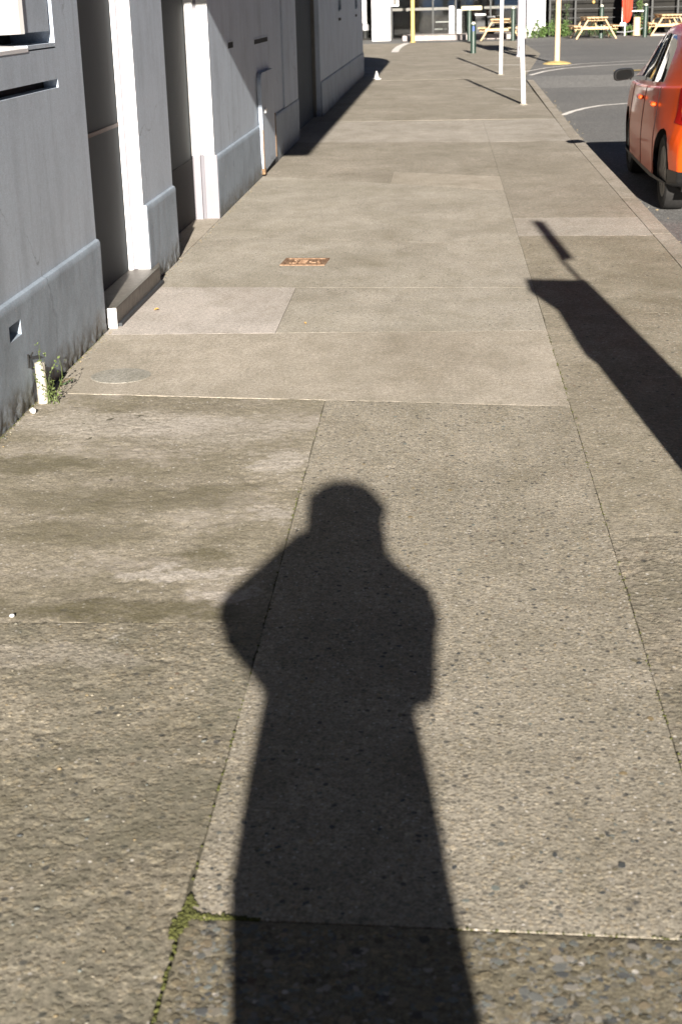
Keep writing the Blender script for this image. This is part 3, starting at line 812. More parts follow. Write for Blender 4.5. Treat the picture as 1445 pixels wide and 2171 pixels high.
wall([(BX, WX, 3.9, D1A, Z0, 1.205),
      (BX, WX, 3.9, 4.95, 1.205, 1.242), (BX, WX, 6.497, D1A, 1.205, 1.242), (BX, WX - 0.07, 4.95, 6.497, 1.205, 1.242),
      (BX, WX, 3.9, D1A, 1.242, 1.378),
      (BX, WX, 3.9, 4.55, 1.378, 2.9), (BX, WX, 6.497, D1A, 1.378, 2.9), (BX, WX - 0.30, 4.55, 6.497, 1.378, 2.9),
      (BX, WX, -6, D1A, 2.9, TOP)])
MB().box(WX - .069, WX - .064, 4.96, 6.49, 1.206, 1.241).build('slot_back', M['black'], bld)
# window: sloped pale sill, sash standing open towards the street, boarded side light
win = MB()
win.add([(WX + .002, 4.56, 1.380), (WX + .002, 6.06, 1.3855), (WX - .25, 6.06, 1.42), (WX - .25, 4.56, 1.42), (WX + .002, 4.56, 1.37), (WX + .002, 6.06, 1.37), (WX - .25, 6.06, 1.37), (WX - .25, 4.56, 1.37)],
        [(0, 1, 2, 3), (4, 7, 6, 5), (0, 4, 5, 1), (1, 5, 6, 2), (2, 6, 7, 3), (3, 7, 4, 0)])
w_o = win.build('window', M['jamb'], bld)
mb = MB(); mb.prism([(WX - .005, 6.058), (WX - .012, 6.02), (WX - .22, 5.46), (WX - .25, 5.47), (WX - .035, 6.058)], 1.441, 2.69)
mb.build('sash', M['white'], w_o)
MB().box(WX - .06, WX - .012, 6.062, 6.468, 1.444, 2.69).build('side_board', M['paint'], w_o)
MB().box(WX - .20, WX - .0, 6.062, 6.496, 1.372, 1.394).build('side_sill', M['paint'], w_o)
MB().box(WX - .20, WX - .19, 6.062, 6.47, 1.394, 1.444).build('gap_back', M['black'], w_o)

# first door
def door_set(ya, yb, depth, mat, zb, name='door'):
    return MB().box(WX - depth - 0.06, WX - depth, ya, yb, zb, 2.55).build(name, mat, bld)
d1 = door_set(D1A, D1B, 0.105, M['door'], 0.10)
MB().box(WX - 0.106, WX - 0.098, D1A + .01, D1B - .03, 0.905, 0.925).build('rail', M['brown'], d1)
MB().box(WX - 0.30, WX - 0.005, D1A, D1B, 2.55, TOP).build('lintel', M['paint'], bld)
j1 = MB()
j1.box(WX - 0.102, WX - 0.075, D1B - 0.035, D1B + .001, 0.10, 2.55)
j1.build('door_frame', M['jamb'], d1)
MB().box(WX - 0.0748, WX - 0.055, D1B - 0.008, D1B + .001, 0.10, 2.55).build('door_stop', M['jamb_line'], d1)
MB().box(WX - 0.0548, WX + 0.0005, D1B - 0.003, D1B + .001, 0.10, 2.55).build('jamb_lining', M['jamb'], d1)
MB().box(WX + 0.0007, XW - 0.004, D1B - 0.003, D1B + .001, 0.10, 0.462).build('jamb_lining', M['jamb'], d1)
# step
st = MB()
st.prism([(-1.86, 7.02), (-1.655, 7.02), (-1.655, 8.20), (-1.695, 8.38), (-1.86, 8.38)], -0.02, 0.098)
step = st.build('door_step', M['step'], bld)
MB().prism([(-1.654, 7.05), (-1.636, 7.05), (-1.636, 8.21), (-1.654, 8.21)], 0.0, 0.018).build('kick_strip', M['rubber'], step)
MB().box(-1.70, -1.652, 7.012, 7.0195, 0.0, 0.10).build('step_end', M['white'], step)
MB().box(-1.672, -1.6535, 7.02, 8.2, 0.0982, 0.1035).build('nosing', M['counter'], step)

# pier between the doors
plinth(D1B, D2A, 9, cell=0.014, flake=0.016)
wall([(BX, WX, D1B, D2A, Z0, TOP)])
# second door, floor at pavement level
d2 = door_set(D2A, D2B, 0.165, M['door'], 0.0)
MB().box(WX - 0.166, WX - 0.158, 9.55, D2B - .03, 0.012, 0.45).build('kick_panel', M['door_dark'], d2)
MB().box(WX - 0.30, WX - 0.005, D2A, D2B, 2.55, TOP).build('lintel', M['paint'], bld)
for z0, z1, a, b in ((0.47, 2.55, M['white'], M['jamb_line']), (0.0, 0.4695, M['jamb2'], M['jamb_line2'])):
    MB().box(WX - 0.164, WX - 0.10, D2B - 0.045, D2B + .001, z0, z1).build('door_frame', a, d2)
    MB().box(WX - 0.0998, WX - 0.078, D2B - 0.01, D2B + .001, z0, z1).build('door_stop', b, d2)
    MB().box(WX - 0.0778, XW - 0.003 if z0 < 0.1 else WX + 0.001, D2B - 0.003, D2B + .001, z0, z1).build('jamb_lining', a, d2)

# long bay with the shadow of the canopy falling over it
plinth(D2B, 13.42, 12, cell=0.03)
plinth(13.42, D3A, 13, cell=0.05)
def vent_row(y0, y1, z0, z1):
    MB().box(WX - .03, WX + .0015, y0, y1, z0, z1).build('air_vent', M['black'], bld)
    v_ = MB().box(WX - .02, WX + .006, y0 - .02, y1 + .02, z1, z1 + .01).build('vent_hood', M['paint'], bld)
wall([(BX, WX, D2B, 15.64, Z0, TOP), (BX, WX - 0.03, 15.64, 15.70, Z0, TOP), (BX, WX + 0.012, 15.70, D3A, Z0, TOP)])
vent_row(11.78, 12.06, 1.192, 1.238)
vent_row(13.43, 14.45, 1.172, 1.214)
# steel hatch leaning on the plinth
hp = []
for a in np.linspace(0, math.pi / 2, 7): hp.append((13.55 - 0.10 * math.sin(math.pi / 2 - a), 0.80 + 0.12 * math.sin(a)))
hp = [(13.45, 0.035)] + hp + [(14.45, 0.92), (14.45, 0.075)]
hm = MB()
n = len(hp)
hm.add([(XW + 0.022, y_, z) for y_, z in hp] + [(WX + 0.003 if z > .47 else XW + .004, y_, z) for y_, z in hp], [tuple(range(n)), tuple(range(2 * n - 1, n - 1, -1))] + [(i, n + i, n + (i + 1) % n, (i + 1) % n) for i in range(n)])
hatch = hm.build('steel_hatch', M['paint'], bld)
MB().tube([(XW + .022, 13.452, .04), (XW + .022, 13.452, .42)], 0.006, 6).build('rusty_edge', M['rust'], hatch)
MB().tube([(XW + .022, 14.45, .08), (XW + .022, 14.45, .50)], 0.008, 6).build('rusty_edge', M['rust'], hatch)
MB().box(XW + .0, XW + .03, 13.44, 13.53, .02, .07).build('rusty_bracket', M['rust'], hatch)
MB().box(XW + .0222, XW + .04, 13.62, 13.68, .56, .60).build('latch', M['white'], hatch)
MB().box(XW - .0, XW + .006, 13.5, 14.5, -.01, .05).build('gap_shade_strip', M['black'], bld)  # black strip on the plinth, shade below the hatch put into its colour
# third door, in shade
d3 = door_set(D3A, D3B, 0.10, M['door'], 0.0)
MB().box(WX - 0.102, WX - 0.06, D3B - 0.12, D3B + .001, 0.0, 2.55).build('door_frame', M['counter'], d3)
MB().box(WX - 0.0598, WX - 0.0, D3B - 0.01, D3B + .001, 0.0, 2.55).build('jamb_lining', M['paint'], d3)
MB().box(WX - 0.102, WX - 0.03, D3A - .001, D3A + 0.06, 0.0, 2.55).build('door_frame', M['paint'], d3)
MB().box(WX - 0.30, WX - 0.005, D3A, D3B, 2.55, TOP).build('lintel', M['paint'], bld)
plinth(D3B, END, 15, cell=0.1)
NW = [(24.3, 25.0), (28.9, 29.6)]
bx = [(BX, WX, D3B, END, Z0, 1.37), (BX, WX, D3B, END, 2.6, TOP)]
ya = D3B
for a, b in NW:
    bx += [(BX, WX, ya, a, 1.37, 2.6), (BX, WX - 0.10, a, b, 1.37, 2.6)]
    ya = b
bx.append((BX, WX, ya, END, 1.37, 2.6))
wall(bx)
for a, b in NW:
    wv_ = MB().box(WX - .099, WX - .09, a + .01, b - .01, 1.38, 2.59).build('window', M['carglass'], bld)
    MB().box(WX - .0, WX + .03, a - .04, b + .04, 1.345, 1.369).build('sill', M['paint'], wv_)
    vent_row(a, b - .1, 1.20, 1.245)
# rest of the block behind the facade, roof and parapet
MB().box(-14, BX - .003, -6, END, -0.05, TOP).build('rear_block', M['paint'], bld)
MB().box(-14, WX + 0.06, -6, END + .05, TOP + .002, TOP + .22).build('parapet', M['paint'], bld)
# verandah canopy over the pavement, rounded at the street corner
cp = [(WX + .002, 6.45), (-0.885, 6.575), (-0.626, 6.58), (-0.60, 20), (-0.585, 28.6)]
for a in np.linspace(0.1, math.pi / 2, 8):
    cp.append((-2.3 + 1.715 * math.cos(a), 28.8 + 3.9 * math.sin(a)))
cp += [(-6, 32.8), (-6, END + .055), (WX + .002, END + .055)]
can = MB(); can.prism(cp, 3.0, 3.16)
can.build('canopy', M['roof'], bld)
for y_ in (9.5, 16.5, 22.0, 27.5):
    MB().tube([(WX, y_, 4.3), (-0.75, y_, 3.17)], 0.02, 8).build('canopy_rod', M['steel'], bld)

# ------------------------------------------------------------------ unseen brick warehouse, added over the road to block sky light
ware = tag(empty('added_warehouse', (13.0, -2.0, 0)), 'dark brick warehouse out of view across the road, added to darken the shadows', 'building')
MB().box(0, 9, -30, 30, ROAD_Z - .05, 9.0).build('wall', M['brick'], ware)
MB().box(-.15, 9.1, -30.1, 30.1, 9.002, 9.35).build('parapet', M['counter'], ware)
for zz in (1.0, 5.2):
    for i in range(12):
        yy = -27.5 + i * 4.9
        wn_ = MB().box(-.02, .02, yy, yy + 2.2, zz, zz + 2.4).build('window', M['carglass'], ware)
        MB().box(-.10, -.003, yy - .1, yy + 2.3, zz - .14, zz - .003).build('sill', M['counter'], wn_)
# ------------------------------------------------------------------ pipe and weed at the foot of the wall
pipe = empty('waste_pipe', (-1.655, 5.60, 0))
mb = MB(); mb.lathe([(0.021, 0), (0.021, 0.17), (0.016, 0.171), (0.016, 0.12)], 18)
pm = mb.build('pipe', M['pvc'], pipe, smooth=True)
MB().tube([(-0.05, -0.02, 0.17), (-0.03, -0.024, 0.20), (-0.018, -0.02, 0.22)], 0.004, 6).build('wire_stub', M['blackplastic'], pipe)
MB().box(-0.04, -0.028, -0.05, -0.038, 0.16, 0.215).build('wall_slot', M['black'], pipe)
tag(pipe, 'short white plastic pipe standing against the slate plinth', 'pipe')

def leafy(name, parent, spots, mat, size, aspect=0.55):
    V = []; F = []
    for (x, y_, z) in spots:
        s = size * random.uniform(0.6, 1.3)
        q = Quaternion((random.gauss(0, 1), random.gauss(0, 1), random.gauss(0, 1), random.gauss(0, 1))); q.normalize()
        pts_ = [(-s, 0, 0), (-.3 * s, aspect * s, .12 * s), (.45 * s, aspect * .8 * s, .1 * s), (s, 0, -.1 * s), (.45 * s, -aspect * .8 * s, .1 * s), (-.3 * s, -aspect * s, .12 * s)]
        b = len(V)
        V += [Vector((x, y_, z)) + q @ Vector(p) for p in pts_]
        F.append((b, b + 1, b + 2, b + 3)); F.append((b, b + 3, b + 4, b + 5))
    me = bpy.data.meshes.new(name); me.from_pydata([tuple(v) for v in V], [], F)
    o = link(name, me, mat, parent)
    o['kind'] = 'stuff'
    return o
weed = empty('weed', (-1.62, 5.60, 0))
mb = MB(); sp = []
for i in range(9):
    bx_, by_ = random.uniform(-.03, .03), random.uniform(-.03, .04)
    h = random.uniform(.07, .2) if i else 0.26
    tx, ty = bx_ + random.uniform(-.05, .03), by_ + random.uniform(-.05, .09)
    ptsw = [(bx_ + (tx - bx_) * f + .01 * math.sin(f * 6 + i), by_ + (ty - by_) * f, h * f) for f in np.linspace(0, 1, 6)]
    mb.tube(ptsw, [0.0018 * (1 - .6 * f) for f in np.linspace(0, 1, 6)], 5)
    for f in np.linspace(.12, 1, 11):
        for _ in range(2):
            sp.append((bx_ + (tx - bx_) * f + random.gauss(0, .008), by_ + (ty - by_) * f + random.gauss(0, .008), h * f + random.gauss(0, .005)))
mb.build('stem', M['weed'], weed)
leafy('foliage', weed, sp, M['weed'], 0.0065)
tag(weed, 'small green weed growing round the white pipe', 'weed')
w2 = empty('weed', (-1.655, 5.87, 0))
mb = MB(); sp = []
for i in range(7):
    a = random.uniform(-1.2, 2.2); l_ = random.uniform(.03, .07)
    mb.tube([(0, 0, 0), (.4 * l_ * math.cos(a), .4 * l_ * math.sin(a), l_ * .5), (l_ * math.cos(a), l_ * math.sin(a), l_ * .6)], 0.0013, 5)
    sp += [(l_ * f * math.cos(a), l_ * f * math.sin(a), l_ * .5 * f) for f in (.5, .75, 1.0)]
mb.build('stem', M['stem'], w2)
leafy('foliage', w2, sp, M['leaf_dark'], 0.007)
tag(w2, 'tiny dark withered weed beyond the white pipe at the plinth foot', 'weed')

# ------------------------------------------------------------------ white marker cone by the building corner
cone = empty('marker_cone', (-1.36, 29.75, 0))
MB().lathe([(0.055, 0.012), (0.05, 0.02), (0.02, 0.15), (0.012, 0.16)], 16).build('cone_body', M['white'], cone, smooth=True)
MB().bevbox(-.08, .09, -.07, .07, 0, .014, .004).build('cone_base', M['white'], cone)
tag(cone, 'small white marker cone on the edge of the building shadow', 'cone')

# ------------------------------------------------------------------ poles
def sign_pole(x, y_, h, r, lean, plate, label, arm=False):
    o = empty('sign_pole', (x, y_, 0 if y_ < 29.3 else -0.004))
    n_ = 7
    pp = [(lean * h * f, 0, h * f) for f in np.linspace(0, 1, n_)]
    MB().tube([(0, 0, -0.02)] + pp[1:], r, 14).build('pole', M['white'], o, smooth=True)
    MB().lathe([(r * 1.9, 0), (r * 1.9, 0.008), (r * 1.15, 0.02)], 16).build('base_collar', M['kerb'], o)
    z0, z1, w = plate
    MB().bevbox(lean * z0 - r - .012, lean * z0 - r - .002, -w / 2, w / 2, z0, z1, .002).build('sign_plate', M['signback'], o)
    if arm:
        MB().tube([(lean * h, 0, h - .03), (lean * h - .05, 0, h + .015), (lean * h - .14, 0, h + .02)], [r * .9, r * .8, r * .7], 10).build('arm', M['white'], o, smooth=True)
    return tag(o, label, 'pole', 'thin white sign poles')
sign_pole(1.165, 21.98, 2.44, 0.033, -0.045, (1.62, 2.25, 0.34), 'thin white pole nearest the parked car, leaning slightly left', True)
sign_pole(1.14, 30.5, 3.1, 0.036, 0.004, (2.2, 3.0, 0.36), 'thin white pole second from the parked car, further up the pavement')
# wide pale grey lamp pole
o = empty('lamp_pole', (1.99, 39.3, -0.004))
MB().lathe([(0.13, 0), (0.13, .02), (0.104, .05), (0.104, 3.0), (0.09, 6.0)], 18).build('pole', M['lilac'], o, smooth=True)
MB().tube([(0, 0, 6.0), (0.1, 0, 6.3), (1.0, 0, 6.5)], 0.05, 10).build('arm', M['lilac'], o)
MB().bevbox(-.25, .62, -.02, .0, 1.62, 3.2, .004).build('banner_plate', M['signback'], o)
MB().bevbox(.9, 1.4, -.12, .12, 6.42, 6.55, .02).build('lamp_head', M['signback'], o)
tag(o, 'thick pale grey lamp pole behind the nearer white pole', 'pole')
# tan timber pole with round sign above
o = empty('timber_pole', (2.60, 34.9, -0.012))
MB().lathe([(0.062, 0), (0.06, 1.5), (0.058, 3.2)], 14).build('pole', M['tanwood'], o, smooth=True)
MB().lathe([(0.34, -.02), (0.32, .02), (0.2, .05), (.09, .065)], 24).build('footing', M['mound'], o, smooth=True)
MB().lathe([(0.27, -.075), (0.27, -.065)], 28, (0, 0, 1.74), 'y').build('round_sign', M['white'], o)
tag(o, 'tan timber pole on an ochre footing with a round white sign', 'pole')
o = empty('yellow_pole', (-1.13, 53.4, -0.004))
MB().lathe([(0.072, 0), (0.07, 2.0), (0.07, 3.4)], 14).build('pole', M['yellow'], o, smooth=True)
MB().lathe([(0.11, 0), (0.10, .02)], 14).build('base_plate', M['yellow'], o)
tag(o, 'plain yellow pole in front of the shop glass', 'pole')

# ------------------------------------------------------------------ bollards
def bollard(x, y_, h, label, sticker=False):
    o = empty('bollard', (x, y_, -0.006))
    MB().lathe([(0.085, 0), (0.078, .03), (0.075, h - .10), (0.07, h - .09), (0.07, h - .06), (0.075, h - .05), (0.07, h - .02)], 16).build('post', M['green'], o, smooth=True)
    MB().lathe([(0.062, h - .02), (0.058, h + .0), (0.03, h + .035), (.01, h + .04)], 14).build('cap', M['cap'], o, smooth=True)
    if sticker: MB().box(-.02, .02, -.0785, -.0765, h - .2, h - .08).build('sticker', M['blue'], o)
    return tag(o, label, 'bollard', 'dark green bollards')
bollard(0.80, 42.2, 0.80, 'dark green bollard standing nearest, with a blue sticker', True)
bollard(0.875, 53.7, 1.06, 'dark green bollard directly behind the one with the blue sticker')
bollard(2.40, 53.2, 1.08, 'dark green bollard at the right end of the leftmost picnic table')
bollard(5.50, 53.5, 1.08, 'dark green bollard in front of the middle picnic table')
bollard(7.03, 53.5, 1.08, 'dark green bollard between the red parasol and the right picnic table')
def chain(x0, x1, y_, z, sag, label):
    m_ = MB()
    pts_ = [(x0 + (x1 - x0) * f, y_, z - sag * 4 * f * (1 - f)) for f in np.linspace(0, 1, 14)]
    m_.tube(pts_, 0.014, 6)
    tag(m_.build('chain', M['signback']), label, 'chain', 'chains between the bollards')
chain(4.9, 5.43, 53.5, 0.45, 0.10, 'pale chain hung left of the bollard at the middle picnic table')
chain(5.57, 6.95, 53.5, 0.30, 0.12, 'pale chain hung from the middle bollard towards the rightmost bollard')
chain(2.47, 2.95, 53.2, 0.42, 0.08, 'pale chain hung right of the leftmost picnic table')

# ------------------------------------------------------------------ picnic tables
def picnic_table():
    o = empty('picnic_table', (0, 0, 0))
    for i in range(5):
        MB().bevbox(-.36 + i * .145, -.36 + i * .145 + .135, -.8, .8, .685, .725, .004).build('table_plank', M['pine'], o)
    for s in (-1, 1):
        for i in range(2):
            x = s * (.60 + i * .145)
            MB().bevbox(x - .066, x + .066, -.8, .8, .405, .445, .004).build('bench_plank', M['pine'], o)
    for e in (-.62, .62):
        for s in (-1, 1):
            MB().beam((s * .70, e, 0.0), (s * .27, e, .685), .045, .10, (0, 1, 0)).build('leg', M['pine'], o)
        MB().beam((-.76, e + .05, .36), (.76, e + .05, .36), .045, .09, (0, 0, 1)).build('seat_bearer', M['pine'], o)
        MB().beam((-.34, e + .05, .64), (.34, e + .05, .64), .045, .085, (0, 0, 1)).build('top_bearer', M['pine'], o)
    MB().beam((0, -.57, .36), (0, -.1, .66), .04, .08).build('brace', M['pine'], o)
    MB().beam((0, .57, .36), (0, .1, .66), .04, .08).build('brace', M['pine'], o)
    return o
pt = picnic_table()
T = [(2.02, 54.4, 'pine picnic table behind the white poles, leftmost of three', -3),
     (5.24, 53.6, 'pine picnic table in front of the planting, middle of three', 4),
     (8.10, 55.6, 'pine picnic table beyond the car roof, rightmost of three', 3)]
for i, (x, y_, lab, a) in enumerate(T):
    o = pt if i == 0 else copy_tree(pt)
    o.location = (x, y_, -0.012); o.rotation_euler = (0, 0, R(a))
    tag(o, lab, 'picnic table', 'pine picnic tables')

# ------------------------------------------------------------------ cafe building across the side street
cafe = tag(empty('cafe_building', (0, 0, 0)), 'dark glazed shopfront with broad white columns across the end of the street', 'building')
FY = 58.0
m_ = MB(); m_.box(-1.55, 3.0, 55.45, FY - .003, -0.05, 0.165)
m_.build('platform', M['plaza'], cafe)
MB().box(-2.72, -2.03, 56.35, 57.0, -0.03, 4.2).build('column', M['whitewash'], cafe)
MB().box(3.05, 3.40, 56.3, 56.9, -0.03, 4.2).build('column', M['whitewash'], cafe)
MB().box(3.40, 3.52, 56.42, 56.9, -0.03, 4.2).build('column_recess', M['lilac'], cafe)
MB().box(3.52, 3.72, 56.3, 56.9, -0.03, 4.2).build('column', M['whitewash'], cafe)
MB().box(-3.27, -3.10, 59.8, 60.1, 0.55, 4.2).build('white_strip', M['whitewash'], cafe)
for a, b in ((.17, .365), (.475, .64)):
    MB().box(a, b, FY - .06, FY + .06, .165, 1.02).build('door_post', M['whitewash'], cafe)
MB().box(.17, .35, FY - .06, FY + .06, 1.06, 1.16).build('post_head', M['whitewash'], cafe)
MB().box(.39, .45, FY - .03, FY + .05, .165, 3.4).build('mullion', M['darkframe'], cafe)
for x in (-2.03, -.45, 1.75, 3.0):
    MB().box(x - .03, x + .03, FY - .02, FY + .06, .0, 3.4).build('mullion', M['darkframe'], cafe)
MB().box(-2.0, .39, FY - .015, FY + .04, 1.02, 1.12).build('transom', M['counter'], cafe)
MB().box(.64, 1.42, FY - .04, FY + .04, .99, 1.14).build('transom', M['cream'], cafe)
MB().box(1.5, 3.0, FY - .015, FY + .04, 1.02, 1.12).build('transom', M['counter'], cafe)
xs = [-2.0, -.48, .39, 1.72, 2.97]
for a, b in zip(xs[:-1], xs[1:]):
    MB().box(a + .061, b - .02, FY + .015, FY + .025, .17, 3.4).build('pane', M['glass'], cafe)
MB().box(-12, 14, FY + .1, FY + 7, 3.42, 4.4).build('upper_wall', M['counter'], cafe)
MB().box(-12, 14, FY + 4, FY + 4.2, -.05, 3.41).build('back_wall', M['interior'], cafe)
MB().box(-12, 14, FY + .1, FY + 4, -.02, .03).build('floor', M['interior'], cafe)
MB().box(-2.75, 3.8, 56.2, FY + .09, 3.42, 3.7).build('awning', M['darkframe'], cafe)
# things seen through the glass
def inbox(name, b, mat, label, cat):
    tag(MB().bevbox(*b, .006).build(name, mat), label, cat)
def indoor_table(x, y_, w, h, label):
    o = empty('cafe_table', (x, y_, 0.03))
    MB().bevbox(-w / 2, w / 2, -.35, .35, h - .03, h, .004).build('table_top', M['white'], o)
    MB().lathe([(.22, 0), (.03, .03), (.03, h - .03)], 12).build('pedestal', M['darkframe'], o)
    tag(o, label, 'table', 'small pale tables seen at the shop glass')
indoor_table(-.05, 58.8, .62, .56, 'pale small table seen through the glass left of the white door posts')
indoor_table(-.15, 59.6, .5, .28, 'low pale table behind the one left of the white door posts')
def outdoor_sign(b, label):
    tag(MB().bevbox(*b, .003).build('menu_board', M['white']), label, 'sign')
sg = empty('menu_board', (-1.9, FY - .06, 1.19))
MB().bevbox(-.145, .145, -.02, 0, 0, .5, .004).build('board', M['white'], sg)
MB().box(-.07, .07, -.024, -.0205, .05, .45).build('print', M['counter'], sg)
tag(sg, 'white framed menu board on the glass beside the left white column', 'sign')
# dark bins with pale lids
for i, (x, w, h, lab) in enumerate(((1.32, .36, .86, 'black box with a pale lid left of the picnic table, the taller one'), (1.72, .24, .76, 'black box with a pale lid left of the picnic table, the lower one'))):
    o = empty('waste_bin', (x, 56.2, .165))
    MB().bevbox(-w / 2, w / 2, -.2, .2, 0, h - .05 - .165, .01).build('bin_body', M['darkframe'], o)
    MB().bevbox(-w / 2 - .02, w / 2 + .02, -.22, .22, h - .045 - .165, h + .01 - .165, .008).build('lid', M['white'], o)
    tag(o, lab, 'bin', 'black boxes with pale lids')
# grey bin left of the big column
o = empty('street_bin', (-3.12, 59.0, -0.012))
MB().lathe([(.13, 0), (.14, .3), (.15, .33)], 18).build('bin_body', M['darkframe'], o, smooth=True)
MB().lathe([(.155, .33), (.16, .36), (.15, .52), (.09, .6), (.02, .62)], 18).build('hood', M['signback'], o, smooth=True)
tag(o, 'grey domed bin between the painted building and the left white column', 'bin')

# planting and dark trellis right of the columns
tr = empty('trellis_fence', (0, 0, 0))
for i in range(9):
    x = 3.95 + i * .95
    MB().box(x - .03, x + .03, 57.2, 57.26, -.03, 2.4).build('post', M['darkframe'], tr)
for z in (.3, .62, .94, 1.26, 1.6, 2.0, 2.35):
    MB().box(3.9, 11.6, 57.175, 57.197, z, z + .02).build('wire_rail', M['darkframe'], tr)
MB().box(3.9, 11.7, 57.6, 57.64, -.03, 3.4).build('backing_sheet', M['interior'], tr)
tag(tr, 'dark trellis fence behind the picnic tables', 'fence')
def planting(name, x0, x1, y_, hmax, nleaf, mat, label, cat='plant', size=.035, flowers=0):
    o = empty(name, ((x0 + x1) / 2, y_, -.012))
    mb = MB(); sp = []; fl = []
    w = x1 - x0
    for i in range(max(3, int(w * 9))):
        bx_ = random.uniform(-w / 2, w / 2); h = hmax * random.uniform(.45, 1.0)
        tx = bx_ + random.uniform(-.08, .08)
        mb.tube([(bx_, 0, 0), ((bx_ + tx) / 2 + .02, random.uniform(-.06, .06), h * .5), (tx, random.uniform(-.08, .08), h)], [.008, .006, .003], 5)
        for _ in range(int(nleaf / max(3, int(w * 9)))):
            f = random.uniform(.12, 1.05)
            sp.append((bx_ + (tx - bx_) * f + random.gauss(0, .06), random.gauss(0, .09), h * f + random.gauss(0, .03)))
        if flowers and random.random() < flowers: fl.append((tx + random.gauss(0, .03), -.12, h * random.uniform(.55, 1.0)))
    mb.build('stem', M['stem'], o)
    leafy('foliage', o, sp, mat, size)
    if fl:
        leafy('flower', o, [(x + random.gauss(0, .02), yy + random.gauss(0, .02), z + random.gauss(0, .02)) for x, yy, z in fl for _ in range(12)], M['flower'], .035, .9)
    return tag(o, label, cat)
planting('flowering_shrub', 3.02, 3.72, 55.9, .62, 900, M['leaf'], 'leafy shrub with white flowers at the foot of the white columns', 'shrub', .035, .9)
planting('hedge', 3.75, 4.6, 56.2, .55, 700, M['leaf'], 'low green planting between the white columns and the middle picnic table', 'plant')
planting('hedge', 4.6, 6.1, 56.4, .40, 700, M['leaf_dark'], 'dark low planting behind the middle picnic table', 'plant')
planting('hedge', 6.1, 7.6, 56.2, .42, 900, M['leaf'], 'green planting below the red parasol', 'plant')
planting('climber', 4.15, 4.5, 56.9, 1.5, 420, M['leaf_dark'], 'tall thin climber on the trellis beside the timber pole', 'plant', .035)
planting('climber', 7.0, 7.3, 56.9, 1.4, 380, M['leaf'], 'tall leafy climber on the trellis right of the red parasol', 'plant', .035)

# closed red parasol
o = empty('parasol', (6.62, 56.0, -.012))
MB().lathe([(.02, 0), (.02, 2.4)], 10).build('pole', M['white'], o)
fold = MB(); nn = 28; vs = []
prof = [(.05, .46), (.10, .52), (.155, .75), (.17, 1.1), (.16, 1.5), (.10, 2.0), (.03, 2.42)]
for r_, z in prof:
    for k in range(nn):
        a = 2 * math.pi * k / nn
        rr = r_ * (1 + .22 * math.cos(7 * a + z * .8))
        vs.append((.05 + rr * math.cos(a), rr * math.sin(a), z))
fold.add(vs, [(i * nn + k, i * nn + (k + 1) % nn, (i + 1) * nn + (k + 1) % nn, (i + 1) * nn + k) for i in range(len(prof) - 1) for k in range(nn)] + [tuple(range(nn))])
fold.build('folded_canopy', M['red'], o, smooth=True)
MB().tube([(-.11, -.05, 1.6), (-.12, -.05, .46)], .018, 8).build('strap', M['white'], o)
MB().bevbox(-.19, .02, -.09, .05, .34, .46, .02).build('handle_block', M['white'], o)
tag(o, 'closed red parasol between the middle and right picnic tables', 'parasol')
# pale standing table top right of the parasol
o = empty('standing_table', (7.02, 56.6, -.012))
MB().bevbox(-.32, .32, -.3, .3, .83, .87, .004).build('table_top', M['white'], o)
MB().lathe([(.2, 0), (.025, .03), (.025, .83)], 10).build('pedestal', M['darkframe'], o)
tag(o, 'white topped standing table beside the red parasol', 'table')
o = empty('timber_stump', (7.05, 56.0, -.012))
MB().lathe([(.14, 0), (.13, .1), (.125, .62), (.12, .64)], 12).build('trunk', M['tanwood'], o, smooth=True)
tag(o, 'pale timber stump under the white topped standing table', 'stump')
ball = MB(); ball.lathe([(.01, -.06), (.04, -.045), (.058, 0), (.04, .045), (.01, .06)], 14, (5.45, 56.0, 1.19))
tag(ball.build('yellow_ball', M['yellow'], smooth='all'), 'small yellow ball lamp above the middle green bollard', 'lamp')
# low platform under the right table
MB_ = MB(); MB_.box(7.5, 12, 55.0, 57.1, -.05, .05)
tag(MB_.build('deck', M['plaza']), kind='structure')

# ------------------------------------------------------------------ road markings: thin painted sheets
def stripe(pts_, w, mat, z, label, name='road_marking'):
    pts_ = [Vector((x, y_, 0)) for x, y_ in pts_]
    vs = []
    for i, p in enumerate(pts_):
        d = (pts_[min(i + 1, len(pts_) - 1)] - pts_[max(i - 1, 0)]).normalized()
        s = Vector((-d.y, d.x, 0)) * w / 2
        zz = z(p.y) if callable(z) else z
        vs += [(p.x - s.x, p.y - s.y, zz), (p.x + s.x, p.y + s.y, zz)]
    m_ = MB(); m_.add(vs, [(2 * i, 2 * i + 1, 2 * i + 3, 2 * i + 2) for i in range(len(pts_) - 1)])
    tag(m_.build(name, mat), kind='structure')
def rz(y_):
    return float(np.interp(y_, [20, 28.6, 29.2, 29.8, 60], [ROAD_Z, ROAD_Z, -0.08, -0.012, -0.012])) + 0.004
stripe([(1.74, 22.0), (1.95, 22.7), (2.2, 23.3), (2.5, 23.8), (2.9, 24.1), (3.6, 24.4)], 0.10, M['marking'], rz, '')
stripe([(1.72, 30.2), (2.1, 31.6), (2.6, 32.7), (3.4, 33.6), (4.5, 34.2), (6.5, 34.8)], 0.10, M['marking'], rz, '')
stripe([(1.6, 31.2), (2.2, 32.8), (3.1, 34.4), (4.4, 35.3), (6.5, 36)], 0.07, M['marking'], 0.002, '')
stripe([(-1.47, 44.2), (-1.5, 46.5), (-1.48, 49), (-1.38, 51.5), (-1.3, 52.6)], 0.22, M['marking'], 0.001, '')
stripe([(.64, 34.7), (1.3, 34.85), (1.9, 34.3)], 0.10, M['marking'], 0.001, '')
stripe([(.96, 26.0), (1.33, 25.3)], 0.30, M['pale'], 0.004, '')
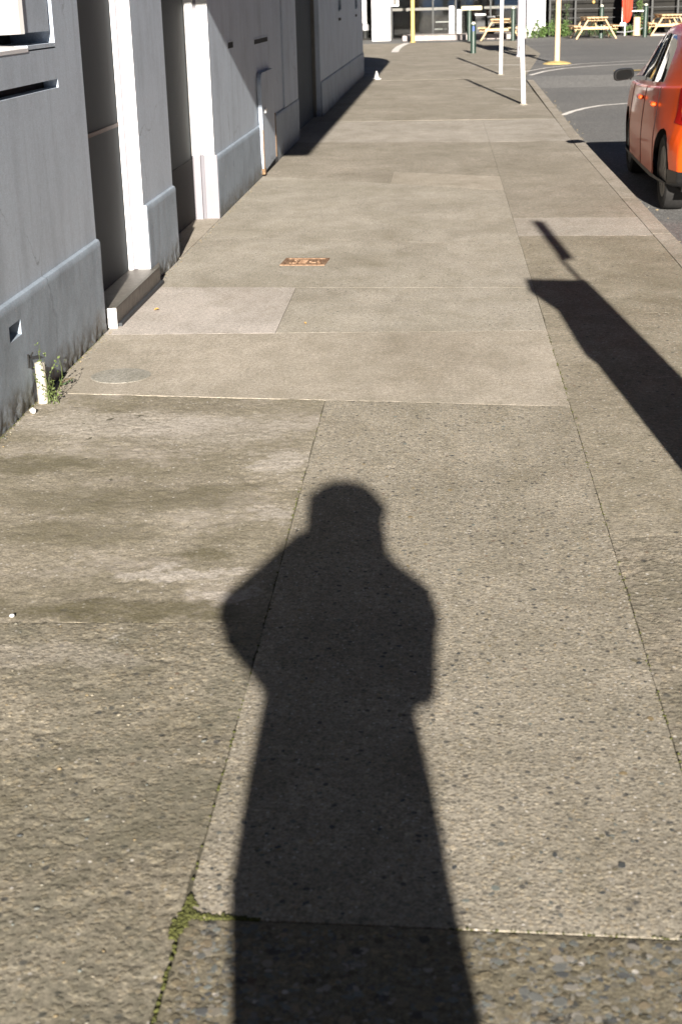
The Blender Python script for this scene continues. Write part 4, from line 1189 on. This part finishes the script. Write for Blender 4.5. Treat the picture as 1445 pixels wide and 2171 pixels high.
stripe([(.40, 26.55), (.54, 26.6)], 0.14, M['pale'], 0.004, '')
stripe([(3.5, 31.0), (4.1, 31.1)], 0.30, M['marking_y'], 0.0, '')

# ------------------------------------------------------------------ parked car
def make_car():
    root = empty('parked_car', (2.575, 11.5, ROAD_Z), R(-1.0))
    root.scale = (1.0, 1.05, 1.0)
    stn = np.array([0.0, .015, .05, .11, .20, .34, .50, .75, 1.1, 1.6, 2.05, 2.45, 2.85, 3.15, 3.45, 3.65, 3.78, 3.85])
    Wd = np.array([.56, .64, .70, .738, .768, .793, .810, .828, .842, .845, .845, .842, .838, .83, .80, .74, .64, .45])
    Tp = np.array([.74, .82, .92, .98, 1.12, 1.30, 1.385, 1.43, 1.46, 1.465, 1.44, 1.34, 1.12, 1.00, .94, .88, .78, .62])
    Bt = np.array([.33, .28, .255, .24, .225, .21, .20, .19, .18, .18, .18, .18, .18, .19, .21, .24, .28, .36])
    Bl = np.array([.70, .78, .89, .95, .985, .985, .98, .965, .945, .92, .90, .885, .875, .87, .85, .80, .70, .58])
    Rw = np.array([.40, .50, .57, .60, .605, .60, .60, .605, .61, .615, .61, .62, .66, .70, .70, .64, .52, .36])   # half width at the cant rail
    def ip(a, s): 
        return np.interp(s, stn, a)
    ss = np.unique(np.concatenate([np.linspace(0, .5, 34), np.linspace(.5, 3.4, 60), np.linspace(3.4, 3.85, 22)]))
    def sm(a):                     # smoothed station curve
        v = ip(a, ss)
        d = np.linspace(0, 3.85, 600); u = np.interp(d, stn, a)
        k = np.exp(-np.linspace(-2, 2, 17) ** 2); k /= k.sum()
        up = np.concatenate([np.full(8, u[0]), u, np.full(8, u[-1])])
        us = np.convolve(up, k, 'valid')
        return np.interp(ss, d, us)
    wd, tp, bt, bl, rw = map(sm, (Wd, Tp, Bt, Bl, Rw))
    bf = np.interp(ss, [0, .3, .9, 1.3], [.84, .88, .94, .955])
    rows = []
    for i, s in enumerate(ss):
        w, t_, b, l, r_ = wd[i], tp[i], bt[i], bl[i], rw[i]
        l = min(l, t_ - 0.03)
        wl_ = max(w, float(np.interp(s, [0, .03, .1, .3, .8, 3.3], [.55, .66, .755, .80, .83, .83]))) if s < 3.2 else w
        ctrl = [(0, b), (wl_ * .70, b), (wl_ * .965, b + .02), (wl_ * .99, b + .10), (wl_ * .45 + w * .55, b + (l - b) * .45), (w * (bf[i] + .03), b + (l - b) * .72), (w * bf[i], l - .015), (w * (bf[i] - .03), l + .01),
                (r_ + (w * (bf[i] - .03) - r_) * .42, l + (t_ - l) * .52), (r_, l + (t_ - l) * .86), (r_ * .86, l + (t_ - l) * .965), (r_ * .5, t_ - .006 * (t_ - l)), (0, t_)]
        ctrl = np.array(ctrl)
        # Catmull-Rom through the control points
        P = np.vstack([ctrl[0] * [-1, 1] + [0, 0], ctrl, ctrl[-1] * [-1, 1]])
        P[0] = [-ctrl[1][0], ctrl[1][1]]; P[-1] = [-ctrl[-2][0], ctrl[-2][1]]
        out = []
        for k in range(1, len(P) - 2):
            for f in np.linspace(0, 1, 5)[:-1]:
                p0, p1, p2, p3 = P[k - 1], P[k], P[k + 1], P[k + 2]
                out.append(0.5 * ((2 * p1) + (-p0 + p2) * f + (2 * p0 - 5 * p1 + 4 * p2 - p3) * f ** 2 + (-p0 + 3 * p1 - 3 * p2 + p3) * f ** 3))
        out.append(P[-2])
        rows.append(np.array(out))
    rows = np.array(rows)            # stations x points x (x,z)
    ns, npt = rows.shape[:2]
    V = []
    for i in range(ns):
        half = rows[i]
        ring = [(x, ss[i], z) for x, z in half] + [(-x, ss[i], z) for x, z in half[-2:0:-1]]
        V += ring
    m = 2 * npt - 2
    F = [(i * m + k, i * m + (k + 1) % m, (i + 1) * m + (k + 1) % m, (i + 1) * m + k) for i in range(ns - 1) for k in range(m)]
    F.append(tuple(range(m - 1, -1, -1))); F.append(tuple(range((ns - 1) * m, ns * m)))
    bm = bmesh.new()
    vs = [bm.verts.new(v) for v in V]
    for f in F:
        bm.faces.new([vs[i] for i in f])
    bmesh.ops.recalc_face_normals(bm, faces=bm.faces)
    lay = bm.faces.layers.int.new('part')
    def cut(poly, axes, filt, code):
        """cut a convex polygon (in two axes) into the skin and mark what lies inside"""
        cx = sum(p[0] for p in poly) / len(poly); cy = sum(p[1] for p in poly) / len(poly)
        ed = []
        for i in range(len(poly)):
            a, b = poly[i], poly[(i + 1) % len(poly)]
            nx, ny = b[1] - a[1], a[0] - b[0]
            if (cx - a[0]) * nx + (cy - a[1]) * ny > 0: nx, ny = -nx, -ny
            ln = math.hypot(nx, ny); ed.append((a, nx / ln, ny / ln))
        x0 = min(p[0] for p in poly) - .1; x1 = max(p[0] for p in poly) + .1; y0 = min(p[1] for p in poly) - .1; y1 = max(p[1] for p in poly) + .1
        for a, nx, ny in ed:
            fs = [f for f in bm.faces if filt(f.calc_center_median()) and x0 < f.calc_center_median()[axes[0]] < x1 and y0 < f.calc_center_median()[axes[1]] < y1]
            es = {e for f in fs for e in f.edges}; vv = {v for f in fs for v in f.verts}
            co = [0, 0, 0]; no = [0, 0, 0]
            co[axes[0]], co[axes[1]] = a; no[axes[0]], no[axes[1]] = nx, ny
            bmesh.ops.bisect_plane(bm, geom=list(vv) + list(es) + fs, plane_co=co, plane_no=no, dist=1e-5)
        for f in bm.faces:
            c = f.calc_center_median()
            if filt(c) and all((c[axes[0]] - a[0]) * nx + (c[axes[1]] - a[1]) * ny < 1e-4 for a, nx, ny in ed):
                f[lay] = code
    WR, FR, ZC, AR = 0.62, 3.06, 0.305, 0.345
    for s_ in (1, -1):
        side = lambda c, s_=s_: c.x * s_ > .5
        for wc in (WR, FR):
            cut([(wc + AR * math.cos(a), ZC + AR * math.sin(a)) for a in np.linspace(0, 2 * math.pi, 21)[:-1]], (1, 2), side, 9)
        gl = lambda c, s_=s_: c.x * s_ > .35
        cut([(1.05, .985), (1.70, .955), (1.70, 1.355), (1.32, 1.355), (1.10, 1.26)], (1, 2), gl, 1)     # rear side glass
        cut([(1.78, .952), (2.72, .915), (2.60, 1.05), (2.15, 1.33), (1.78, 1.355)], (1, 2), gl, 1)     # front side glass
        cut([(1.70, .955), (1.78, .952), (1.78, 1.355), (1.70, 1.355)], (1, 2), gl, 2)     # pillar strip
        cut([(s_ * .48, .74), (s_ * .68, .70), (s_ * .9, .74), (s_ * .9, .97), (s_ * .56, .985), (s_ * .48, .92)], (0, 2), lambda c: c.y < .40, 3)   # tail lamp
        cut([(s_ * .56, .78), (s_ * .70, .76), (s_ * .72, .86), (s_ * .60, .88)], (0, 2), lambda c: c.y < .30, 7)
    cut([(-.50, 1.03), (.50, 1.03), (.46, 1.30), (-.46, 1.30)], (0, 2), lambda c: c.y < .6, 4)    # rear screen
    cut([(-.55, 2.22), (.55, 2.22), (.64, 2.92), (-.64, 2.92)], (0, 1), lambda c: c.z > 1.0, 5)    # windscreen
    cut([(-.95, .1), (.95, .1), (.95, .36), (-.95, .36)], (0, 2), lambda c: c.y < .32, 6)          # rear valance
    cut([(.3, .1), (3.5, .1), (3.5, .245), (.3, .245)], (1, 2), lambda c: abs(c.x) > .5, 6)         # sill
    names = {0: ('body', M['orange']), 1: ('side_window', M['carglass']), 2: ('door_pillar', M['blackplastic']), 3: ('tail_lamp', M['lens']), 4: ('rear_window', M['carglass']),
             5: ('windscreen', M['carglass']), 6: ('lower_trim', M['blackplastic']), 7: ('lamp_reflector', M['lens_amber'])}
    parts = {}
    for code, (nm, mt) in names.items():
        sides = (1, -1) if code in (1, 2, 3, 7) else (0,)
        for sd in sides:
            b2 = bm.copy()
            l2 = b2.faces.layers.int['part']
            dele = [f for f in b2.faces if f[l2] != code or (sd and f.calc_center_median().x * sd < 0)]
            bmesh.ops.delete(b2, geom=dele, context='FACES')
            if code:
                for v in b2.verts: v.co -= v.normal * (.006 if code in (1, 4, 5) else -.003)
            me = bpy.data.meshes.new(nm); b2.to_mesh(me); b2.free()
            o_ = link(nm, me, mt, root if code != 7 else parts[(3, sd)], smooth='all')
            parts[(code, sd)] = o_
    bm.free()
    body = parts[(0, 0)]
    # wheels
    for wc in (WR, FR):
        for s_ in (1, -1):
            wh = empty('wheel', (s_ * .702, wc, ZC)); wh.parent = root
            MB().lathe([(.19, -.085), (.27, -.098), (.295, -.085), (.305, -.05), (.305, .05), (.295, .085), (.27, .098), (.19, .085)], 40, (0, 0, 0), 'x').build('tyre', M['tyre'], wh, smooth=True)
            rm = MB(); rm.lathe([(.03, s_ * .075), (.05, s_ * .07), (.19, s_ * .05), (.205, s_ * .088), (.195, s_ * .09)], 30, (0, 0, 0), 'x')
            rm.build('rim', M['rim'], wh, smooth=True)
            for k in range(7):
                a = k * 2 * math.pi / 7
                MB().beam((s_ * .082, .03 * math.cos(a), .03 * math.sin(a)), (s_ * .082, .19 * math.cos(a), .19 * math.sin(a)), .03, .02, (1, 0, 0)).build('spoke', M['rim'], wh)
    MB().box(-.70, .70, .12, 3.6, .20, .80).build('underbody', M['blackplastic'], root)
    # mirrors, handles, seams
    for s_ in (1, -1):
        q = []
        mm = MB()
        ring = 14
        prof = [(-.05, .88), (-.042, .97), (0, 1.0), (.05, .82), (.085, .42)]
        se = lambda v: math.copysign(abs(v) ** .62, v)
        for d, k in prof:
            for j in range(ring):
                a = 2 * math.pi * j / ring
                q.append((s_ * (.965 + .098 * k * se(math.cos(a))), 2.28 + d - .03 * math.cos(a), .985 + .068 * k * se(math.sin(a)) * (.72 + .28 * math.cos(a) if math.sin(a) < 0 else .86 - .14 * math.cos(a))))
        mm.add(q, [(i * ring + j, i * ring + (j + 1) % ring, (i + 1) * ring + (j + 1) % ring, (i + 1) * ring + j) for i in range(len(prof) - 1) for j in range(ring)] + [tuple(range(ring)), tuple(range((len(prof) - 1) * ring, len(prof) * ring))])
        mo = mm.build('door_mirror', M['blackplastic'], root, smooth=True)
        MB().beam((s_ * .76, 2.32, .95), (s_ * .90, 2.30, .955), .05, .035).build('mirror_arm', M['blackplastic'], mo)
        MB().add([(x + (s_ * .965 - x) * .12, y_ - .0035, z + (.985 - z) * .12) for x, y_, z in q[:ring]], [tuple(range(ring))]).build('mirror_glass', M['carglass'], mo)
        for hs in (1.12, 1.98):
            xx = np.interp(hs, ss, wd) * .985
            hd = MB().bevbox(s_ * xx - .012 - (.0 if s_ > 0 else .02), s_ * xx + .032 - (.0 if s_ > 0 else .02), hs - .09, hs + .09, .792, .825, .008)
            hd.build('door_handle', M['orange'], root)
        for sv in (1.0, 1.76, 2.74):
            i = int(np.argmin(abs(ss - sv)))
            pts_ = [(s_ * (rows[i][k][0] + .0005), ss[i], rows[i][k][1]) for k in range(9, 27)]
            MB().tube(pts_, .0035, 5).build('door_seam', M['black'], root)
    MB().bevbox(-.22, .22, -.012, .03, .60, .72, .004).build('number_plate', M['plate'], root)
    MB().beam((-.42, .36, 1.37), (.42, .36, 1.37), .06, .03).build('roof_spoiler', M['orange'], root)
    return root
car = make_car()
tag(car, 'orange hatchback parked at the kerb with its rear lit by the sun', 'car')

# ------------------------------------------------------------------ pay machine beside the kerb (outside the picture, its shadow lies on the pavement)
pm_ = empty('pay_machine', (1.08, 3.42, 0))
MB().bevbox(-.145, .15, -.12, .12, 0, 1.25, .01).build('cabinet', M['machine'], pm_)
hd = MB()
pr = [(-.165, 1.06), (-.14, 1.0), (.15, 1.0), (.15, 1.60), (-.19, 1.62), (-.20, 1.58), (-.13, 1.40), (-.155, 1.16)]
n = len(pr)
hd.add([(x, -.13, z) for x, z in pr] + [(x, .13, z) for x, z in pr], [tuple(range(n)), tuple(range(2 * n - 1, n - 1, -1))] + [(i, n + i, n + (i + 1) % n, (i + 1) % n) for i in range(n)])
hd.build('head', M['machine'], pm_)
MB().tube([(.125, 0, 1.58), (.135, 0, 1.9)], .016, 8).build('stem', M['steel'], pm_)
sgp = MB(); sgp.add([(.125, -.02, 1.86), (.215, -.02, 1.89), (.27, -.02, 2.42), (.185, -.02, 2.43), (.125, .02, 1.86), (.215, .02, 1.89), (.27, .02, 2.42), (.185, .02, 2.43)], [(0, 1, 2, 3), (7, 6, 5, 4), (0, 4, 5, 1), (1, 5, 6, 2), (2, 6, 7, 3), (3, 7, 4, 0)])
sgp.build('sign_plate', M['signback'], pm_)
MB().box(-.09, .10, -.1215, -.1205, .85, 1.15).build('screen_panel', M['blackplastic'], pm_)
tag(pm_, 'parking pay machine beside the kerb with a narrow sign on top, throwing the slanted shadow', 'machine')

# ------------------------------------------------------------------ the photographer (behind the picture, only the shadow is seen)
def remeshed(name, parts_, voxel, mat, parent=None, smooth_it=3):
    """one continuous surface grown round tapered limbs and ellipsoids"""
    m_ = MB()
    for p in parts_:
        if p[0] == 'e':
            _, c, r_ = p
            bm = bmesh.new(); bmesh.ops.create_icosphere(bm, subdivisions=3, radius=1)
            m_.add([(c[0] + v.co.x * r_[0], c[1] + v.co.y * r_[1], c[2] + v.co.z * r_[2]) for v in bm.verts], [tuple(v.index for v in f.verts) for f in bm.faces]); bm.free()
        else:
            _, a, b, ra, rb = p
            a, b = Vector(a), Vector(b); d = b - a
            n_ = max(6, int(d.length / (min(ra, rb) * .35)))
            for k in range(n_ + 1):
                f = k / n_; c = a + d * f; r_ = ra + (rb - ra) * f
                bm = bmesh.new(); bmesh.ops.create_icosphere(bm, subdivisions=2, radius=r_)
                m_.add([tuple(v.co + c) for v in bm.verts], [tuple(v.index for v in q.verts) for q in bm.faces]); bm.free()
    o = m_.build(name, mat, parent)
    md = o.modifiers.new('r', 'REMESH'); md.mode = 'VOXEL'; md.voxel_size = voxel; md.use_smooth_shade = True
    ms = o.modifiers.new('s', 'SMOOTH'); ms.iterations = smooth_it; ms.factor = .5
    dg = bpy.context.evaluated_depsgraph_get()
    me = bpy.data.meshes.new_from_object(o.evaluated_get(dg))
    o.modifiers.clear(); old = o.data; o.data = me; bpy.data.meshes.remove(old)
    if not me.materials: me.materials.append(mat)
    return o
PX, PY = 0.075, -0.25
def P(x, y_, z): return (x, y_, z)
person = empty('person', (PX, PY, 0))
hx = 0.024
body_parts = [('e', (hx, .0, 1.555), (.076, .098, .118)), ('e', (hx, .085, 1.545), (.016, .022, .028)), ('e', (hx - .08, 0, 1.55), (.012, .02, .032)), ('e', (hx + .08, 0, 1.55), (.012, .02, .032)),
              ('c', (hx, -.01, 1.36), (hx, 0, 1.50), .058, .055), ('e', (0, -.02, 1.22), (.165, .105, .20)), ('e', (0, -.02, .98), (.16, .11, .14)),
              ('c', (-.09, -.02, .92), (-.10, 0, .50), .082, .055), ('c', (-.10, 0, .50), (-.105, -.02, .09), .056, .036),
              ('c', (.09, -.02, .92), (.10, 0, .50), .082, .055), ('c', (.10, 0, .50), (.105, -.02, .09), .056, .036),
              ('c', (-.105, -.03, .06), (-.115, .12, .04), .045, .036), ('c', (.105, -.03, .06), (.115, .12, .04), .045, .036)]
ELB = {-1: (-.283, .03, 1.283), 1: (.187, .03, 1.275)}
SHO = {-1: (-.13, -.02, 1.37), 1: (.14, -.02, 1.345)}
HAND = {-1: (-.075, .165, 1.455), 1: (.0, .165, 1.47)}
for s_ in (-1, 1):
    body_parts += [('c', SHO[s_], ELB[s_], .055, .042), ('c', ELB[s_], HAND[s_], .040, .026)]
    hx_, hy_, hz_ = HAND[s_]
    body_parts += [('e', (hx_ , hy_ + .015, hz_ + .02), (.02, .04, .042))]
    for k in range(4):
        z = hz_ + .045 - k * .021
        ln = (.034, .040, .037, .028)[k]
        body_parts += [('c', (hx_ - s_ * .004, hy_ + .045, z), (hx_ - s_ * .010, hy_ + .045 + ln * .7, z), .0085, .008), ('c', (hx_ - s_ * .010, hy_ + .045 + ln * .7, z), (hx_ - s_ * .034, hy_ + .05 + ln * .9, z), .008, .007)]
    body_parts += [('c', (hx_, hy_ + .005, hz_ - .01), (hx_ - s_ * .02, hy_ + .03, hz_ - .035), .0105, .0095), ('c', (hx_ - s_ * .02, hy_ + .03, hz_ - .035), (hx_ - s_ * .04, hy_ + .05, hz_ - .03), .0095, .008)]
bd = remeshed('body', body_parts, .0075, M['skin'], person, 2)
for s_ in (-1, 1):
    MB().lathe([(.004, -.012), (.011, -.006), (.0125, 0), (.011, .006), (.004, .012)], 12, (hx + s_ * .031, .083, 1.565), 'y').build('eye', M['flower'], person, smooth='all')
MB().tube([(hx - .025, .088, 1.497), (hx, .095, 1.494), (hx + .025, .088, 1.497)], [.003, .006, .003], 8).build('lips', M['red'], person)
hair = [('e', (hx - .075, .0, 1.545), (.05, .07, .075)), ('e', (hx + .01, -.02, 1.578), (.112, .11, .098)), ('e', (hx - .03, -.02, 1.55), (.10, .10, .09)), ('e', (hx - .05, -.03, 1.53), (.075, .09, .13)), ('e', (hx + .055, -.03, 1.50), (.065, .09, .14)), ('e', (hx, -.06, 1.46), (.12, .06, .14)), ('e', (hx + .10, -.0, 1.572), (.035, .04, .03))]
for _ in range(64):
    a = random.uniform(0, 6.28); u = random.uniform(-.2, 1)
    rr = math.sqrt(max(0, 1 - u * u))
    hair.append(('e', (hx + .1 * rr * math.cos(a), -.03 + .1 * rr * min(.55, math.sin(a)), 1.565 + .085 * u), (random.uniform(.02, .036),) * 3))
remeshed('hair', hair, .011, M['hair'], person, 1)
jk = [('e', (0, -.02, 1.30), (.20, .12, .13)), ('e', (-.015, -.02, 1.20), (.19, .13, .12)), ('e', (-.10, -.02, 1.365), (.10, .085, .06)), ('e', (.11, -.02, 1.345), (.10, .085, .055)), ('e', (0.02, -.03, 1.41), (.10, .07, .06)),
      ('c', (-.15, -.02, 1.36), (-.14, -.02, 1.16), .07, .06), ('c', (.15, -.02, 1.32), (.150, -.02, 1.165), .06, .045),
      ('c', (-.14, -.02, 1.155), (.12, -.02, 1.155), .06, .06), ('c', (-.262, .0, 1.255), (-.17, -.01, 1.165), .062, .05), ('c', (.190, .0, 1.285), (.166, -.01, 1.150), .06, .046), ('c', (.12, -.02, 1.375), (.19, .0, 1.32), .055, .06)]
for s_ in (-1, 1):
    e = Vector(ELB[s_]); h_ = Vector(HAND[s_]); f = e.lerp(h_, .78)
    jk += [('c', SHO[s_], ELB[s_], .078, .066), ('c', ELB[s_], tuple(f), .064, .048)]
remeshed('jacket', jk, .012, M['jacket'], person, 2)
sk = MB(); nn = 48
rings = [(1.13, .175, .12, -.028), (1.0, .195, .13, -.032), (.87, .205, .15, -.038), (.72, .20, .16, -.018), (.50, .225, .17, -.01), (.32, .245, .19, 0), (.22, .255, .20, 0)]
vs = []
for z, rx, ry, ox in rings:
    for k in range(nn):
        a = 2 * math.pi * k / nn
        fo = 1 + .05 * (1.1 - z) * math.cos(9 * a + z)
        vs.append((ox + rx * fo * math.cos(a), -.02 + ry * fo * math.sin(a), z))
sk.add(vs, [(i * nn + k, (i + 1) * nn + k, (i + 1) * nn + (k + 1) % nn, i * nn + (k + 1) % nn) for i in range(len(rings) - 1) for k in range(nn)] + [tuple(range(nn))])
sk.build('skirt', M['skirt'], person, smooth='all')
for s_ in (-1, 1):
    remeshed('boot', [('c', (s_ * .105, -.04, .05), (s_ * .115, .13, .042), .05, .042), ('c', (s_ * .105, -.03, .06), (s_ * .103, -.015, .26), .052, .056)], .01, M['boot'], person, 2)
tag(person, 'person in a boxy jacket and long skirt raising a camera, seen as the long shadow', 'person')
# the camera in their hands, lens just behind the viewpoint
kc = empty('film_camera', (-0.005, -0.055, 1.535))
kc.rotation_euler = (R(-20), 0, R(4))
MB().bevbox(-.036, .04, -.035, .0, -.085, .028, .006).build('camera_body', M['blackplastic'], kc)
MB().bevbox(.04, .058, -.04, .0, -.03, .02, .006).build('viewfinder', M['blackplastic'], kc)
MB().lathe([(.030, .0), (.031, .03), (.028, .042)], 24, (0, 0, 0), 'y').build('lens', M['blackplastic'], kc, smooth=True)
tag(kc, 'black film camera held at the face of the person', 'camera')
